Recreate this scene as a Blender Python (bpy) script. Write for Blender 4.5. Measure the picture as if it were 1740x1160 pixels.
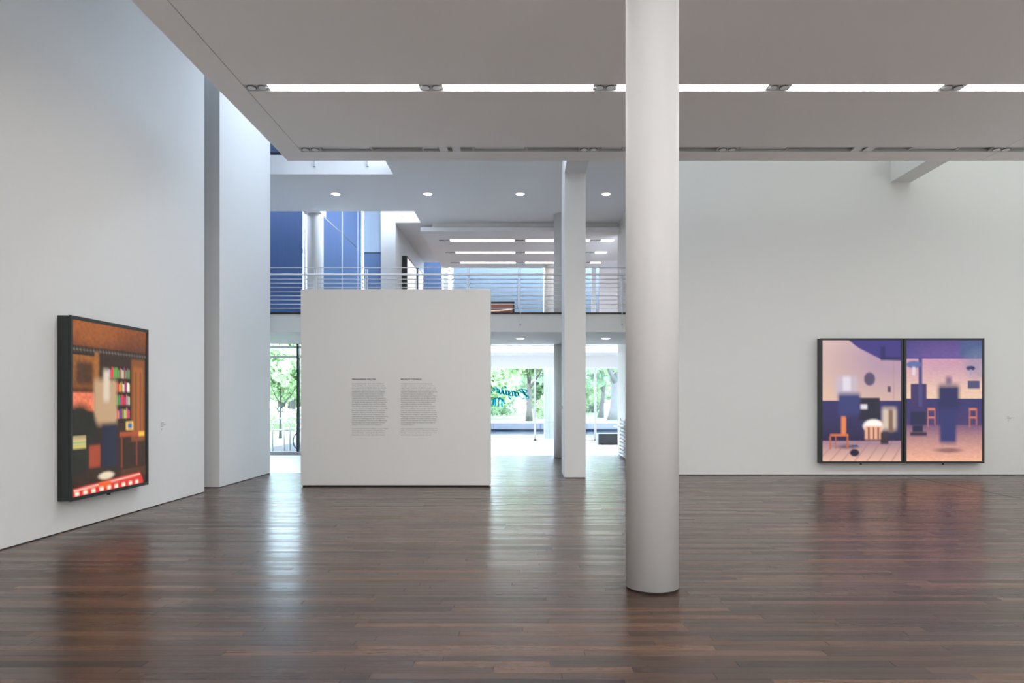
import bpy, bmesh, math, random
import numpy as np
from mathutils import Vector

for o in list(bpy.data.objects):
    bpy.data.objects.remove(o, do_unlink=True)
SC = bpy.context.scene
COL = SC.collection
random.seed(7)
RNG = np.random.default_rng(7)

# ------------------------------------------------------------------ camera
EYE = 1.615
cam_d = bpy.data.cameras.new('camera')
cam_d.sensor_width = 36.0
cam_d.lens = 24.0
cam_d.shift_x = -18 / 1740
cam_d.shift_y = 102 / 1740
cam_d.clip_end = 400
cam = bpy.data.objects.new('camera', cam_d)
cam.location = (0, 0, EYE)
cam.rotation_euler = (math.radians(90), 0, 0)
COL.objects.link(cam)
SC.camera = cam

# ------------------------------------------------------------------ world
world = bpy.data.worlds.new('daylight')
SC.world = world
world.use_nodes = True
wn = world.node_tree.nodes
wn['Background'].inputs['Color'].default_value = (0.68, 0.81, 1.0, 1)
wn['Background'].inputs['Strength'].default_value = 11.2


def area_light(name, loc, rot, sx, sy, power, color):
    d = bpy.data.lights.new(name, 'AREA')
    d.shape = 'RECTANGLE'
    d.size, d.size_y = sx, sy
    d.energy = power
    d.color = color
    o = bpy.data.objects.new(name, d)
    o.location = loc
    o.rotation_euler = rot
    COL.objects.link(o)
    return o


R = math.radians
# daylight through the tall side window of the hall, the skylight along the back wall,
# plus a fill light added behind the camera to brighten faces towards it
area_light('side_window_daylight', (12.85, 6.0, 4.0), (0, R(90), 0), 7.6, 17.0, 205, (0.93, 1.0, 0.97))
area_light('back_skylight_daylight', (8.0, 13.6, 8.1), (0, 0, 0), 9.6, 2.2, 60, (0.92, 1.0, 0.98))
area_light('rear_skylight_daylight', (-2.0, 14.0, 8.1), (0, 0, 0), 9.4, 2.6, 100, (0.74, 0.87, 1.0))
area_light('front_fill_light', (3.0, -8.8, 1.8), (R(90), 0, 0), 13.0, 3.2, 170, (0.94, 0.98, 1.0))

# ------------------------------------------------------------------ colour management
SC.view_settings.view_transform = 'Standard'
SC.view_settings.look = 'None'
SC.view_settings.gamma = 1.0
SC.view_settings.exposure = 0.40
SC.view_settings.use_curve_mapping = False
SC.cycles.max_bounces = 9
SC.cycles.diffuse_bounces = 5
SC.cycles.glossy_bounces = 4
SC.cycles.transmission_bounces = 6
SC.cycles.transparent_max_bounces = 12
SC.cycles.sample_clamp_indirect = 6.0
SC.cycles.use_denoising = True
SC.cycles.adaptive_threshold = 0.03


# ------------------------------------------------------------------ materials
def lin(c):
    return tuple(((v / 255) / 12.92 if v / 255 <= 0.04045 else ((v / 255 + 0.055) / 1.055) ** 2.4) for v in c)


def mat(name, rgb, rough=0.5, metal=0.0, spec=0.5, bump=0.0, bscale=60.0, vary=0.0, emit=0.0, emit_rgb=None):
    m = bpy.data.materials.new(name)
    m.use_nodes = True
    nt = m.node_tree
    b = nt.nodes['Principled BSDF']
    b.inputs['Base Color'].default_value = (*rgb, 1)
    b.inputs['Roughness'].default_value = rough
    b.inputs['Metallic'].default_value = metal
    b.inputs['Specular IOR Level'].default_value = spec
    if emit:
        b.inputs['Emission Color'].default_value = (*(emit_rgb or rgb), 1)
        b.inputs['Emission Strength'].default_value = emit
    if bump or vary:
        g = nt.nodes.new('ShaderNodeNewGeometry')
        n = nt.nodes.new('ShaderNodeTexNoise')
        n.inputs['Scale'].default_value = bscale
        n.inputs['Detail'].default_value = 3
        nt.links.new(g.outputs['Position'], n.inputs['Vector'])
        if bump:
            bp = nt.nodes.new('ShaderNodeBump')
            bp.inputs['Strength'].default_value = bump
            bp.inputs['Distance'].default_value = 0.002
            nt.links.new(n.outputs['Fac'], bp.inputs['Height'])
            nt.links.new(bp.outputs['Normal'], b.inputs['Normal'])
        if vary:
            mx = nt.nodes.new('ShaderNodeMix')
            mx.data_type = 'RGBA'
            mx.inputs[6].default_value = (*[v * (1 - vary) for v in rgb], 1)
            mx.inputs[7].default_value = (*[min(1, v * (1 + vary)) for v in rgb], 1)
            nt.links.new(n.outputs['Fac'], mx.inputs[0])
            nt.links.new(mx.outputs[2], b.inputs['Base Color'])
    return m


M = {}
M['wall'] = mat('white_wall_paint', (0.73, 0.73, 0.72), 0.6, bump=0.08, bscale=40)
M['ceil'] = mat('matt_white_ceiling', (0.90, 0.885, 0.875), 0.85, spec=0.2)
M['white'] = mat('white_lacquer', (0.80, 0.81, 0.82), 0.4)
M['rail'] = mat('white_railing_paint', (0.80, 0.81, 0.82), 0.35)
M['gap'] = mat('dark_shadow_joint', (0.03, 0.03, 0.03), 0.9)
M['black'] = mat('anthracite_aluminium', (0.018, 0.022, 0.023), 0.38)
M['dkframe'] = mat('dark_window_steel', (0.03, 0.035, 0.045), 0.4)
M['alu'] = mat('silver_aluminium', (0.55, 0.56, 0.57), 0.4, metal=0.4)
M['plate'] = mat('spotlight_plate_metal', (0.55, 0.55, 0.54), 0.5)
M['chan'] = mat('unlit_channel_glass', (0.46, 0.48, 0.48), 0.3)
M['lens'] = mat('unlit_spot_lens', (0.78, 0.80, 0.82), 0.3)
M['ring'] = mat('spot_ring_grey', (0.13, 0.13, 0.13), 0.5)
M['glow'] = mat('lit_tube_diffuser', (0.9, 0.88, 0.85), 0.5, emit=34.0, emit_rgb=(1.0, 0.98, 0.975))
M['glowdim'] = mat('dimmed_tube_diffuser', (0.9, 0.88, 0.85), 0.5, emit=8.0, emit_rgb=(1.0, 0.98, 0.975))
M['glowfar'] = mat('full_tube_diffuser', (0.9, 0.88, 0.85), 0.5, emit=52.0, emit_rgb=(1.0, 0.98, 0.975))
M['glow2'] = mat('lit_gallery_tube', (0.9, 0.88, 0.85), 0.5, emit=3.6, emit_rgb=(1.0, 0.88, 0.80))
M['cove'] = mat('lit_ceiling_panel', (0.9, 0.88, 0.85), 0.5, emit=2.2, emit_rgb=(1.0, 0.91, 0.83))
M['dl'] = mat('lit_downlight_lens', (0.9, 0.88, 0.85), 0.5, emit=6.0, emit_rgb=(1.0, 0.93, 0.85))
M['stone'] = mat('pale_stone_floor', (0.74, 0.75, 0.77), 0.35, vary=0.06, bscale=3)
M['stonepanel'] = mat('pale_facade_stone', (0.66, 0.68, 0.72), 0.6, vary=0.05, bscale=4)
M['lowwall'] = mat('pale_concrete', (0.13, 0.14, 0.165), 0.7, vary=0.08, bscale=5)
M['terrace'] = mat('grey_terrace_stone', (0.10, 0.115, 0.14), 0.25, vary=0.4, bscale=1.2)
M['darkstrip'] = mat('dark_glossy_strip', (0.01, 0.02, 0.035), 0.08)
M['lawn'] = mat('lawn_grass', (0.13, 0.18, 0.08), 0.9, vary=0.3, bscale=2.5)
M['bark'] = mat('tree_bark', (0.075, 0.068, 0.062), 0.9, bump=0.6, bscale=14, vary=0.35)
M['bark2'] = mat('pale_tree_bark', (0.12, 0.115, 0.115), 0.9, bump=0.6, bscale=9, vary=0.35)
M['balcwood'] = mat('dark_oak_edge', (0.035, 0.022, 0.016), 0.5)
M['oak'] = mat('warm_oak_boards', (0.26, 0.19, 0.15), 0.5, vary=0.1, bscale=4)
M['gpink'] = mat('warm_white_gallery_wall', (0.78, 0.74, 0.73), 0.6)
M['text'] = mat('printed_text_grey', (0.22, 0.22, 0.22), 0.7)
M['title'] = mat('printed_title_black', (0.02, 0.02, 0.02), 0.7)
M['rubber'] = mat('bicycle_tyre', (0.03, 0.04, 0.06), 0.6)
M['bench'] = mat('black_bench_leather', (0.012, 0.016, 0.018), 0.4)
M['benchside'] = mat('bench_grey_side', (0.35, 0.40, 0.46), 0.5)
M['bush'] = mat('lilac_grey_bush', (0.24, 0.25, 0.27), 0.9)


def leaf_mat(name, a, b):
    m = bpy.data.materials.new(name)
    m.use_nodes = True
    nt = m.node_tree
    for n in list(nt.nodes):
        if n.type == 'BSDF_PRINCIPLED':
            nt.nodes.remove(n)
    out = nt.nodes['Material Output']
    g = nt.nodes.new('ShaderNodeNewGeometry')
    mx = nt.nodes.new('ShaderNodeMix')
    mx.data_type = 'RGBA'
    mx.inputs[6].default_value = (*a, 1)
    mx.inputs[7].default_value = (*b, 1)
    nt.links.new(g.outputs['Random Per Island'], mx.inputs[0])
    d = nt.nodes.new('ShaderNodeBsdfDiffuse')
    t = nt.nodes.new('ShaderNodeBsdfTranslucent')
    s = nt.nodes.new('ShaderNodeMixShader')
    s.inputs[0].default_value = 0.45
    nt.links.new(mx.outputs[2], d.inputs['Color'])
    nt.links.new(mx.outputs[2], t.inputs['Color'])
    nt.links.new(d.outputs[0], s.inputs[1])
    nt.links.new(t.outputs[0], s.inputs[2])
    nt.links.new(s.outputs[0], out.inputs['Surface'])
    return m


M['leafA'] = leaf_mat('bright_green_leaves', (0.24, 0.36, 0.17), (0.60, 0.72, 0.44))
M['leafB'] = leaf_mat('mid_green_leaves', (0.17, 0.29, 0.16), (0.50, 0.64, 0.43))
M['leafC'] = leaf_mat('pale_green_leaves', (0.32, 0.46, 0.24), (0.68, 0.80, 0.52))


def glass_mat():
    m = bpy.data.materials.new('clear_window_glass')
    m.use_nodes = True
    nt = m.node_tree
    for n in list(nt.nodes):
        if n.type == 'BSDF_PRINCIPLED':
            nt.nodes.remove(n)
    out = nt.nodes['Material Output']
    t = nt.nodes.new('ShaderNodeBsdfTransparent')
    t.inputs['Color'].default_value = (0.93, 0.96, 0.965, 1)
    g = nt.nodes.new('ShaderNodeBsdfGlossy')
    g.inputs['Roughness'].default_value = 0.02
    f = nt.nodes.new('ShaderNodeFresnel')
    f.inputs['IOR'].default_value = 1.45
    s = nt.nodes.new('ShaderNodeMixShader')
    nt.links.new(f.outputs[0], s.inputs[0])
    nt.links.new(t.outputs[0], s.inputs[1])
    nt.links.new(g.outputs[0], s.inputs[2])
    nt.links.new(s.outputs[0], out.inputs['Surface'])
    return m


M['glass'] = glass_mat()


def blind_mat(name, trans, refl):
    """woven roller-blind cloth: daylight from outside shines through it"""
    m = bpy.data.materials.new(name)
    m.use_nodes = True
    nt = m.node_tree
    for n in list(nt.nodes):
        if n.type == 'BSDF_PRINCIPLED':
            nt.nodes.remove(n)
    out = nt.nodes['Material Output']
    d = nt.nodes.new('ShaderNodeBsdfDiffuse')
    d.inputs['Color'].default_value = (*refl, 1)
    t = nt.nodes.new('ShaderNodeBsdfTranslucent')
    g = nt.nodes.new('ShaderNodeNewGeometry')
    w = nt.nodes.new('ShaderNodeTexNoise')
    mp = nt.nodes.new('ShaderNodeMapping')
    mp.inputs['Scale'].default_value = (14, 14, 0.6)
    nt.links.new(g.outputs['Position'], mp.inputs['Vector'])
    nt.links.new(mp.outputs[0], w.inputs['Vector'])
    w.inputs['Scale'].default_value = 1.0
    mx = nt.nodes.new('ShaderNodeMix')
    mx.data_type = 'RGBA'
    mx.inputs[6].default_value = (*[v * 0.9 for v in trans], 1)
    mx.inputs[7].default_value = (*[v * 1.1 for v in trans], 1)
    nt.links.new(w.outputs['Fac'], mx.inputs[0])
    nt.links.new(mx.outputs[2], t.inputs['Color'])
    s = nt.nodes.new('ShaderNodeAddShader')
    nt.links.new(d.outputs[0], s.inputs[0])
    nt.links.new(t.outputs[0], s.inputs[1])
    nt.links.new(s.outputs[0], out.inputs['Surface'])
    return m


M['turq'] = blind_mat('turquoise_vinyl', (0.001, 0.030, 0.042), (0.0, 0.16, 0.24))
M['blindD'] = blind_mat('dark_blue_blind', (0.10, 0.14, 0.23), (0.06, 0.08, 0.13))
M['blindM'] = blind_mat('blue_blind', (0.125, 0.155, 0.20), (0.06, 0.08, 0.14))
M['blindL'] = blind_mat('light_blue_blind', (0.115, 0.14, 0.16), (0.16, 0.19, 0.22))
M['blindP'] = blind_mat('pale_blue_blind', (0.235, 0.24, 0.27), (0.16, 0.19, 0.22))  # paler cloth for the upper part of one rear blind


def floor_mat():
    m = bpy.data.materials.new('smoked_oak_planks')
    m.use_nodes = True
    nt = m.node_tree
    L = nt.links.new
    b = nt.nodes['Principled BSDF']
    at = nt.nodes.new('ShaderNodeAttribute'); at.attribute_name = 'tone'
    ar = nt.nodes.new('ShaderNodeAttribute'); ar.attribute_name = 'seed'
    g = nt.nodes.new('ShaderNodeNewGeometry')
    cx = nt.nodes.new('ShaderNodeCombineXYZ')
    L(ar.outputs['Fac'], cx.inputs['X']); L(ar.outputs['Fac'], cx.inputs['Z'])
    sc = nt.nodes.new('ShaderNodeVectorMath'); sc.operation = 'SCALE'; sc.inputs['Scale'].default_value = 37.0
    L(cx.outputs[0], sc.inputs[0])
    ad = nt.nodes.new('ShaderNodeVectorMath'); ad.operation = 'ADD'
    L(g.outputs['Position'], ad.inputs[0]); L(sc.outputs[0], ad.inputs[1])
    mp = nt.nodes.new('ShaderNodeMapping'); mp.inputs['Scale'].default_value = (2.2, 42.0, 1.0)
    L(ad.outputs[0], mp.inputs['Vector'])
    n1 = nt.nodes.new('ShaderNodeTexNoise'); n1.inputs['Scale'].default_value = 1.0
    n1.inputs['Detail'].default_value = 6; n1.inputs['Roughness'].default_value = 0.65
    n1.inputs['Distortion'].default_value = 0.6
    L(mp.outputs[0], n1.inputs['Vector'])
    ramp = nt.nodes.new('ShaderNodeValToRGB')
    e = ramp.color_ramp.elements
    e[0].position = 0.0; e[0].color = (0.030, 0.0172, 0.012, 1)
    e[1].position = 1.0; e[1].color = (0.138, 0.071, 0.041, 1)
    k = e.new(0.5); k.color = (0.068, 0.0365, 0.0235, 1)
    L(at.outputs['Fac'], ramp.inputs[0])
    gr = nt.nodes.new('ShaderNodeMapRange')
    gr.inputs['From Min'].default_value = 0.32; gr.inputs['From Max'].default_value = 0.55
    gr.inputs['To Min'].default_value = 0.55; gr.inputs['To Max'].default_value = 1.08
    L(n1.outputs['Fac'], gr.inputs['Value'])
    vm = nt.nodes.new('ShaderNodeVectorMath'); vm.operation = 'SCALE'
    L(ramp.outputs[0], vm.inputs[0]); L(gr.outputs[0], vm.inputs['Scale'])
    L(vm.outputs[0], b.inputs['Base Color'])
    rr = nt.nodes.new('ShaderNodeMapRange')
    rr.inputs['To Min'].default_value = 0.30; rr.inputs['To Max'].default_value = 0.22
    L(n1.outputs['Fac'], rr.inputs['Value'])
    rs = nt.nodes.new('ShaderNodeMapRange')
    rs.inputs['To Min'].default_value = -0.03; rs.inputs['To Max'].default_value = 0.06
    L(ar.outputs['Fac'], rs.inputs['Value'])
    ra = nt.nodes.new('ShaderNodeMath'); ra.operation = 'ADD'
    L(rr.outputs[0], ra.inputs[0]); L(rs.outputs[0], ra.inputs[1])
    L(ra.outputs[0], b.inputs['Roughness'])
    sp = nt.nodes.new('ShaderNodeMapRange')
    sp.inputs['To Min'].default_value = 0.56; sp.inputs['To Max'].default_value = 0.40
    L(ar.outputs['Fac'], sp.inputs['Value'])
    L(sp.outputs[0], b.inputs['Specular IOR Level'])
    bp = nt.nodes.new('ShaderNodeBump'); bp.inputs['Strength'].default_value = 0.10
    bp.inputs['Distance'].default_value = 0.001
    L(n1.outputs['Fac'], bp.inputs['Height']); L(bp.outputs[0], b.inputs['Normal'])
    return m


M['floor'] = floor_mat()


def print_mat(name, strength):
    m = bpy.data.materials.new(name)
    m.use_nodes = True
    nt = m.node_tree
    b = nt.nodes['Principled BSDF']
    a = nt.nodes.new('ShaderNodeAttribute')
    a.attribute_name = 'ink'
    b.inputs['Base Color'].default_value = (0.02, 0.02, 0.02, 1)
    b.inputs['Roughness'].default_value = 0.12
    b.inputs['Specular IOR Level'].default_value = 0.3
    nt.links.new(a.outputs['Color'], b.inputs['Emission Color'])
    b.inputs['Emission Strength'].default_value = strength
    return m


M['print'] = print_mat('backlit_transparency', 0.92)
M['print'].cycles.emission_sampling = 'NONE'
M['dl'].cycles.emission_sampling = 'NONE'

# ------------------------------------------------------------------ helpers
WLOC = {}


def link(o, parent, world_loc):
    COL.objects.link(o)
    w = Vector(world_loc)
    WLOC[o.name] = w
    if parent is not None:
        o.parent = parent
        o.location = w - WLOC[parent.name]
    else:
        o.location = w
    return o


def tag(o, label=None, cat=None, group=None, kind=None):
    if label: o['label'] = label
    if cat: o['category'] = cat
    if group: o['group'] = group
    if kind: o['kind'] = kind
    return o


def thing(name, label, cat, loc, group=None):
    o = bpy.data.objects.new(name, None)
    o.empty_display_size = 0.1
    link(o, None, loc)
    return tag(o, label, cat, group)


def mesh_obj(name, verts, faces, m, parent=None, origin=None, smooth=False):
    V = [Vector(v) for v in verts]
    if origin is None:
        lo = [min(v[i] for v in V) for i in range(3)]
        hi = [max(v[i] for v in V) for i in range(3)]
        origin = ((lo[0] + hi[0]) / 2, (lo[1] + hi[1]) / 2, lo[2])
    og = Vector(origin)
    me = bpy.data.meshes.new(name)
    me.from_pydata([tuple(v - og) for v in V], [], faces)
    if smooth:
        me.polygons.foreach_set('use_smooth', [True] * len(me.polygons))
    me.materials.append(m)
    me.update()
    o = bpy.data.objects.new(name, me)
    return link(o, parent, og)


BF = [(0, 3, 2, 1), (4, 5, 6, 7), (0, 1, 5, 4), (1, 2, 6, 5), (2, 3, 7, 6), (3, 0, 4, 7)]


def boxv(x0, x1, y0, y1, z0, z1):
    return [(x0, y0, z0), (x1, y0, z0), (x1, y1, z0), (x0, y1, z0),
            (x0, y0, z1), (x1, y0, z1), (x1, y1, z1), (x0, y1, z1)]


def box(name, x0, x1, y0, y1, z0, z1, m, parent=None, bevel=0.0):
    if bevel <= 0:
        return mesh_obj(name, boxv(x0, x1, y0, y1, z0, z1), BF, m, parent)
    bm = bmesh.new()
    vs = [bm.verts.new(v) for v in boxv(x0, x1, y0, y1, z0, z1)]
    for f in BF:
        bm.faces.new([vs[i] for i in f])
    bmesh.ops.bevel(bm, geom=list(bm.edges), offset=bevel, segments=2, affect='EDGES', profile=0.5)
    bm.verts.ensure_lookup_table()
    vv = [tuple(v.co) for v in bm.verts]
    bm.verts.index_update()
    ff = [tuple(v.index for v in f.verts) for f in bm.faces]
    bm.free()
    return mesh_obj(name, vv, ff, m, parent)


def boxes(name, lst, m, parent=None):
    V, F = [], []
    for b in lst:
        k = len(V)
        V += boxv(*b)
        F += [tuple(i + k for i in f) for f in BF]
    return mesh_obj(name, V, F, m, parent)


def struct(o):
    o['kind'] = 'structure'
    return o


def frustum(name, cx, cy, z0, z1, r0, r1, m, parent=None, n=48, closed=True, smooth=True, ry=1.0):
    V, F = [], []
    for z, r in ((z0, r0), (z1, r1)):
        for i in range(n):
            a = 2 * math.pi * i / n
            V.append((cx + r * math.cos(a), cy + ry * r * math.sin(a), z))
    for i in range(n):
        j = (i + 1) % n
        F.append((i, j, n + j, n + i))
    if closed:
        F.append(tuple(range(n - 1, -1, -1)))
        F.append(tuple(range(n, 2 * n)))
    o = mesh_obj(name, V, F, m, parent)
    if smooth:
        o.data.polygons.foreach_set('use_smooth', [len(p.vertices) == 4 for p in o.data.polygons])
    return o


def tube_geo(pts, rad, n=8, closed=False):
    """swept tube through pts; rad number or list"""
    P = [Vector(p) for p in pts]
    V, F = [], []
    N = len(P)
    for i, p in enumerate(P):
        if closed:
            t = P[(i + 1) % N] - P[i - 1]
        else:
            t = P[min(i + 1, N - 1)] - P[max(i - 1, 0)]
        t.normalize()
        up = Vector((0, 0, 1)) if abs(t.z) < 0.9 else Vector((1, 0, 0))
        a = t.cross(up).normalized()
        b = t.cross(a).normalized()
        r = rad[i] if isinstance(rad, (list, tuple)) else rad
        for k in range(n):
            th = 2 * math.pi * k / n
            V.append(p + a * (r * math.cos(th)) + b * (r * math.sin(th)))
    M_ = N if closed else N - 1
    for i in range(M_):
        for k in range(n):
            i2 = (i + 1) % N
            F.append((i * n + k, i * n + (k + 1) % n, i2 * n + (k + 1) % n, i2 * n + k))
    if not closed:
        F.append(tuple(range(n - 1, -1, -1)))
        F.append(tuple((N - 1) * n + k for k in range(n)))
    return V, F


def tube(name, pts, rad, m, parent=None, n=8, closed=False):
    V, F = tube_geo(pts, rad, n, closed)
    return mesh_obj(name, V, F, m, parent, smooth=True)


def tubes(name, lst, m, parent=None, n=8):
    V, F = [], []
    for pts, rad in lst:
        v, f = tube_geo(pts, rad, n)
        k = len(V)
        V += v
        F += [tuple(i + k for i in q) for q in f]
    return mesh_obj(name, V, F, m, parent, smooth=True)


# ------------------------------------------------------------------ the hall: floor, walls
XL, XR = -5.67, 13.0          # side walls of the hall
ZS = 5.90                     # underside of the hung ceiling
YB = 15.0                     # back wall
floor = struct(box('floor', -9.0, 13.2, -9.0, 20.5, -0.30, -0.012, M['gap']))
# oak planks, laid across the view
PW = 0.092
cands = []
y = -9.0
row = 0
while y < 20.5 - 0.01:
    x = -9.0 - random.random() * 1.2
    y1 = min(y + PW, 20.5)
    xe = 13.0 if y < YB else 2.9
    xs = -9.0
    if y > 15.4: xs = -4.3
    while x < xe:
        ln = random.choice((0.9, 1.2, 1.4, 1.6, 1.9, 2.2)) * random.uniform(0.9, 1.1)
        a, b = max(x, xs), min(x + ln, xe)
        if b - a > 0.05:
            t = min(0.9, max(0, random.gauss(0.45, 0.22)))
            cands.append((a, b, y, y1, t, random.random()))
        x += ln
    y += PW
    row += 1


def plank_geo(a, b, y0, y1):
    g, c = 0.0007, 0.0012
    a, b, y0, y1 = a + g, b - g, y0 + g, y1 - g
    V = [(a, y0, -0.012), (b, y0, -0.012), (b, y1, -0.012), (a, y1, -0.012),
         (a, y0, -c), (b, y0, -c), (b, y1, -c), (a, y1, -c),
         (a + c, y0 + c, 0), (b - c, y0 + c, 0), (b - c, y1 - c, 0), (a + c, y1 - c, 0)]
    F = [(0, 1, 5, 4), (1, 2, 6, 5), (2, 3, 7, 6), (3, 0, 4, 7),
         (4, 5, 9, 8), (5, 6, 10, 9), (6, 7, 11, 10), (7, 4, 8, 11), (8, 9, 10, 11)]
    return V, F


def in_view(c):
    a, b, y0, y1 = c[:4]
    if y1 < 3.93: return 0
    xa = max(888 + 1160 * a / y1, 0)
    xb = min(888 + 1160 * b / y1, 1740)
    if xb - xa < 25: return 0
    return (xb - xa) * (1873 / y0 - 1873 / y1)


def set_attr(me, name, vals):
    at = me.attributes.new(name, 'FLOAT', 'POINT')
    at.data.foreach_set('value', vals)


cands.sort(key=lambda c: -in_view(c))
for c in cands[:300]:
    V, F = plank_geo(*c[:4])
    o = mesh_obj('plank', V, F, M['floor'], floor)
    set_attr(o.data, 'tone', [c[4]] * len(V))
    set_attr(o.data, 'seed', [c[5]] * len(V))
V, F, T, S = [], [], [], []
for c in cands[300:]:
    v, f = plank_geo(*c[:4])
    k = len(V)
    V += v
    F += [tuple(i + k for i in q) for q in f]
    T += [c[4]] * len(v)
    S += [c[5]] * len(v)
o = mesh_obj('plank_field', V, F, M['floor'], floor)
set_attr(o.data, 'tone', T)
set_attr(o.data, 'seed', S)
o['kind'] = 'stuff'
box('floor_joint', 8.29, 8.305, 7.0, YB - 0.02, 0.0, 0.0015, M['gap'], floor)

# pale stone floors of foyer and garden lounge
sf = struct(box('floor_stone', -9.0, 6.0, 20.5, 28.3, -0.30, -0.012, M['gap']))
def tiles(parent, x0, x1, y0, y1, sx, sy, z, m, name='stone_tile'):
    proto = {}
    yy = y0
    while yy < y1 - 0.02:
        xx = x0
        ye = min(yy + sy, y1)
        while xx < x1 - 0.02:
            xe = min(xx + sx, x1)
            key = (round(xe - xx, 3), round(ye - yy, 3))
            if key not in proto:
                o = box(name, xx + .002, xe - .002, yy + .002, ye - .002, z - 0.012, z, m, parent)
                proto[key] = o
            else:
                o = proto[key].copy()
                p = proto[key]
                link(o, parent, ((xx + xe) / 2, (yy + ye) / 2, z - 0.012))
            xx = xe
        yy = ye
tiles(sf, -6.6, 6.0, 20.5, 28.2, 1.2, 1.2, 0.0, M['stone'])
sf2 = struct(box('floor_foyer', -9.0, -4.3, 15.45, 20.5, -0.0115, -0.010, M['gap']))
tiles(sf2, -9.0, -4.302, 15.45, 20.5, 1.2, 1.2, 0.0, M['stone'])

WT = 8.2
wl = struct(box('wall_left', XL - 0.35, XL, -9.0, 12.16, 0.012, WT, M['wall']))
box('base_gap', XL - 0.34, XL - 0.012, -9.0, 12.15, 0.0, 0.012, M['gap'], wl)
wl2 = struct(box('wall_left_far', -8.6, XL - 0.01, 12.80, 15.36, 0.012, WT, M['wall']))
box('base_gap', -8.6, XL - 0.022, 12.812, 15.35, 0.0, 0.012, M['gap'], wl2)
struct(box('wall_outer', -9.2, -9.0, -9.0, 20.7, 0.0, WT, M['wall']))
wb = struct(box('wall_back', 2.91, XR, YB, YB + 0.3, 0.015, WT, M['wall']))
box('base_gap', 2.92, XR, YB + 0.012, YB + 0.3, 0.0, 0.015, M['gap'], wb)
ws = struct(box('wall_side', 2.91, 3.21, YB + 0.3, 20.9, 0.012, WT, M['wall']))
box('base_gap', 2.925, 3.2, YB + 0.3, 20.89, 0.0, 0.012, M['gap'], ws)
struct(box('wall_right', XR, XR + 0.2, -9.0, YB + 0.3, 0.0, WT, M['wall']))
struct(box('wall_front', -9.2, XR + 0.2, -9.2, -9.0, 0.0, WT, M['wall']))
# roof above the hall, open over the foyer well
struct(boxes('ceiling_roof', [(-9.2, XR + 0.2, -9.2, 12.4, WT, WT + 0.2),
                              (-3.07, XR + 0.2, 12.4, 15.3, WT, WT + 0.2)], M['ceil']))

fr = M['glass'].copy()
fr.name = 'dimming_skylight_glass'
fr.node_tree.nodes['Transparent BSDF'].inputs['Color'].default_value = (0.40, 0.42, 0.44, 1)  # added tint that dims the sky light above the foyer well
M['skydim'] = fr
fr2 = fr.copy()
fr2.name = 'strong_dimming_skylight_glass'
fr2.node_tree.nodes['Transparent BSDF'].inputs['Color'].default_value = (0.10, 0.105, 0.11, 1)  # stronger tint, added to hold down the light over the atrium
M['skydim2'] = fr2
sk = bpy.data.objects.new('window_7', None)
link(sk, None, (-6.0, 14.3, WT))
sk['kind'] = 'structure'
for k in range(4):
    box('pane', -9.2 + k * 1.53, -9.2 + k * 1.53 + 1.49, 12.42, 16.4, WT + 0.05, WT + 0.07, M['skydim'], sk)
    box('bar', -9.2 + k * 1.53 + 1.49, -9.2 + (k + 1) * 1.53, 12.42, 16.4, WT + 0.02, WT + 0.12, M['white'], sk)
for k in range(4):
    box('pane', -9.2 + k * 1.53, -9.2 + k * 1.53 + 1.49, 16.6, 28.4, 10.37, 10.39, M['skydim2'], sk)
    box('bar', -9.2 + k * 1.53 + 1.49, -9.2 + (k + 1) * 1.53, 16.6, 28.4, 10.35, 10.45, M['white'], sk)
box('kerb', -9.2, -3.07, 16.4, 16.6, WT - 0.1, 10.45, M['white'], sk)

# ------------------------------------------------------------------ hung ceiling with light channels
SX0, SX1, SY1 = -4.18, 11.0, 12.15
ceil = struct(box('ceiling', SX0, SX1, -9.0, SY1, ZS + 0.08, ZS + 0.42, M['ceil']))
lines = [(11.615, 0.115), (9.335, 0.098)] + [(9.335 - 2.30 * k, 0.098) for k in range(1, 8)]
edges = [SY1]
for c, h in lines:
    edges += [c + h, c - h]
edges.append(-9.0)
SEAM = -3.79
g = 0.007
box('ceiling_panel', SX0, SEAM - g, -9.0, SY1, ZS, ZS + 0.08, M['ceil'], ceil)
for i in range(0, len(edges), 2):
    for xa, xb in ((SEAM + (0 if i == 0 else g), 8.15 - g), (8.15 + g, SX1)):
        if i == 0 and xa < 0:
            xa = SEAM - g
        box('ceiling_panel', xa, xb, edges[i + 1], edges[i], ZS, ZS + 0.08, M['ceil'], ceil)

LP, LS = 2.378, 2.04          # pitch of the tubes, lit length


def spot_plate(parent, x, yc, h, z, w=0.33):
    p = box('spot_plate', x + .004, x + w - .004, yc - h + .004, yc + h - .004, z, z + 0.02, M['plate'], parent)
    for dx in (0.27, 0.73):
        s = frustum('spot', x + w * dx, yc, z - 0.012, z + 0.002, h * 0.66, h * 0.72, M['ring'], p, n=20)
        frustum('spot_lens', x + w * dx, yc, z - 0.016, z - 0.011, h * 0.56, h * 0.56, M['lens'], p, n=20)
    return p


def light_line(yc, h, first, lab, gm='glow'):
    t = thing('linear_light', lab, 'ceiling light', (first, yc, ZS), 'light lines in the hung ceiling')
    x = first - 0.005
    while x < SX1 - 0.3:
        spot_plate(t, x, yc, h, ZS + 0.012)
        xe = min(x + 0.33 + LS, SX1)
        box('diffuser', x + 0.335, xe - 0.005, yc - h + 0.012, yc + h - 0.012, ZS + 0.014, ZS + 0.05, M[gm], t)
        x += LP
    for s in (-1, 1):
        box('edge_profile', first, SX1, min(yc + s * h, yc + s * (h - 0.008)), max(yc + s * h, yc + s * (h - 0.008)),
            ZS + 0.004, ZS + 0.06, M['alu'], t)
    return t


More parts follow.
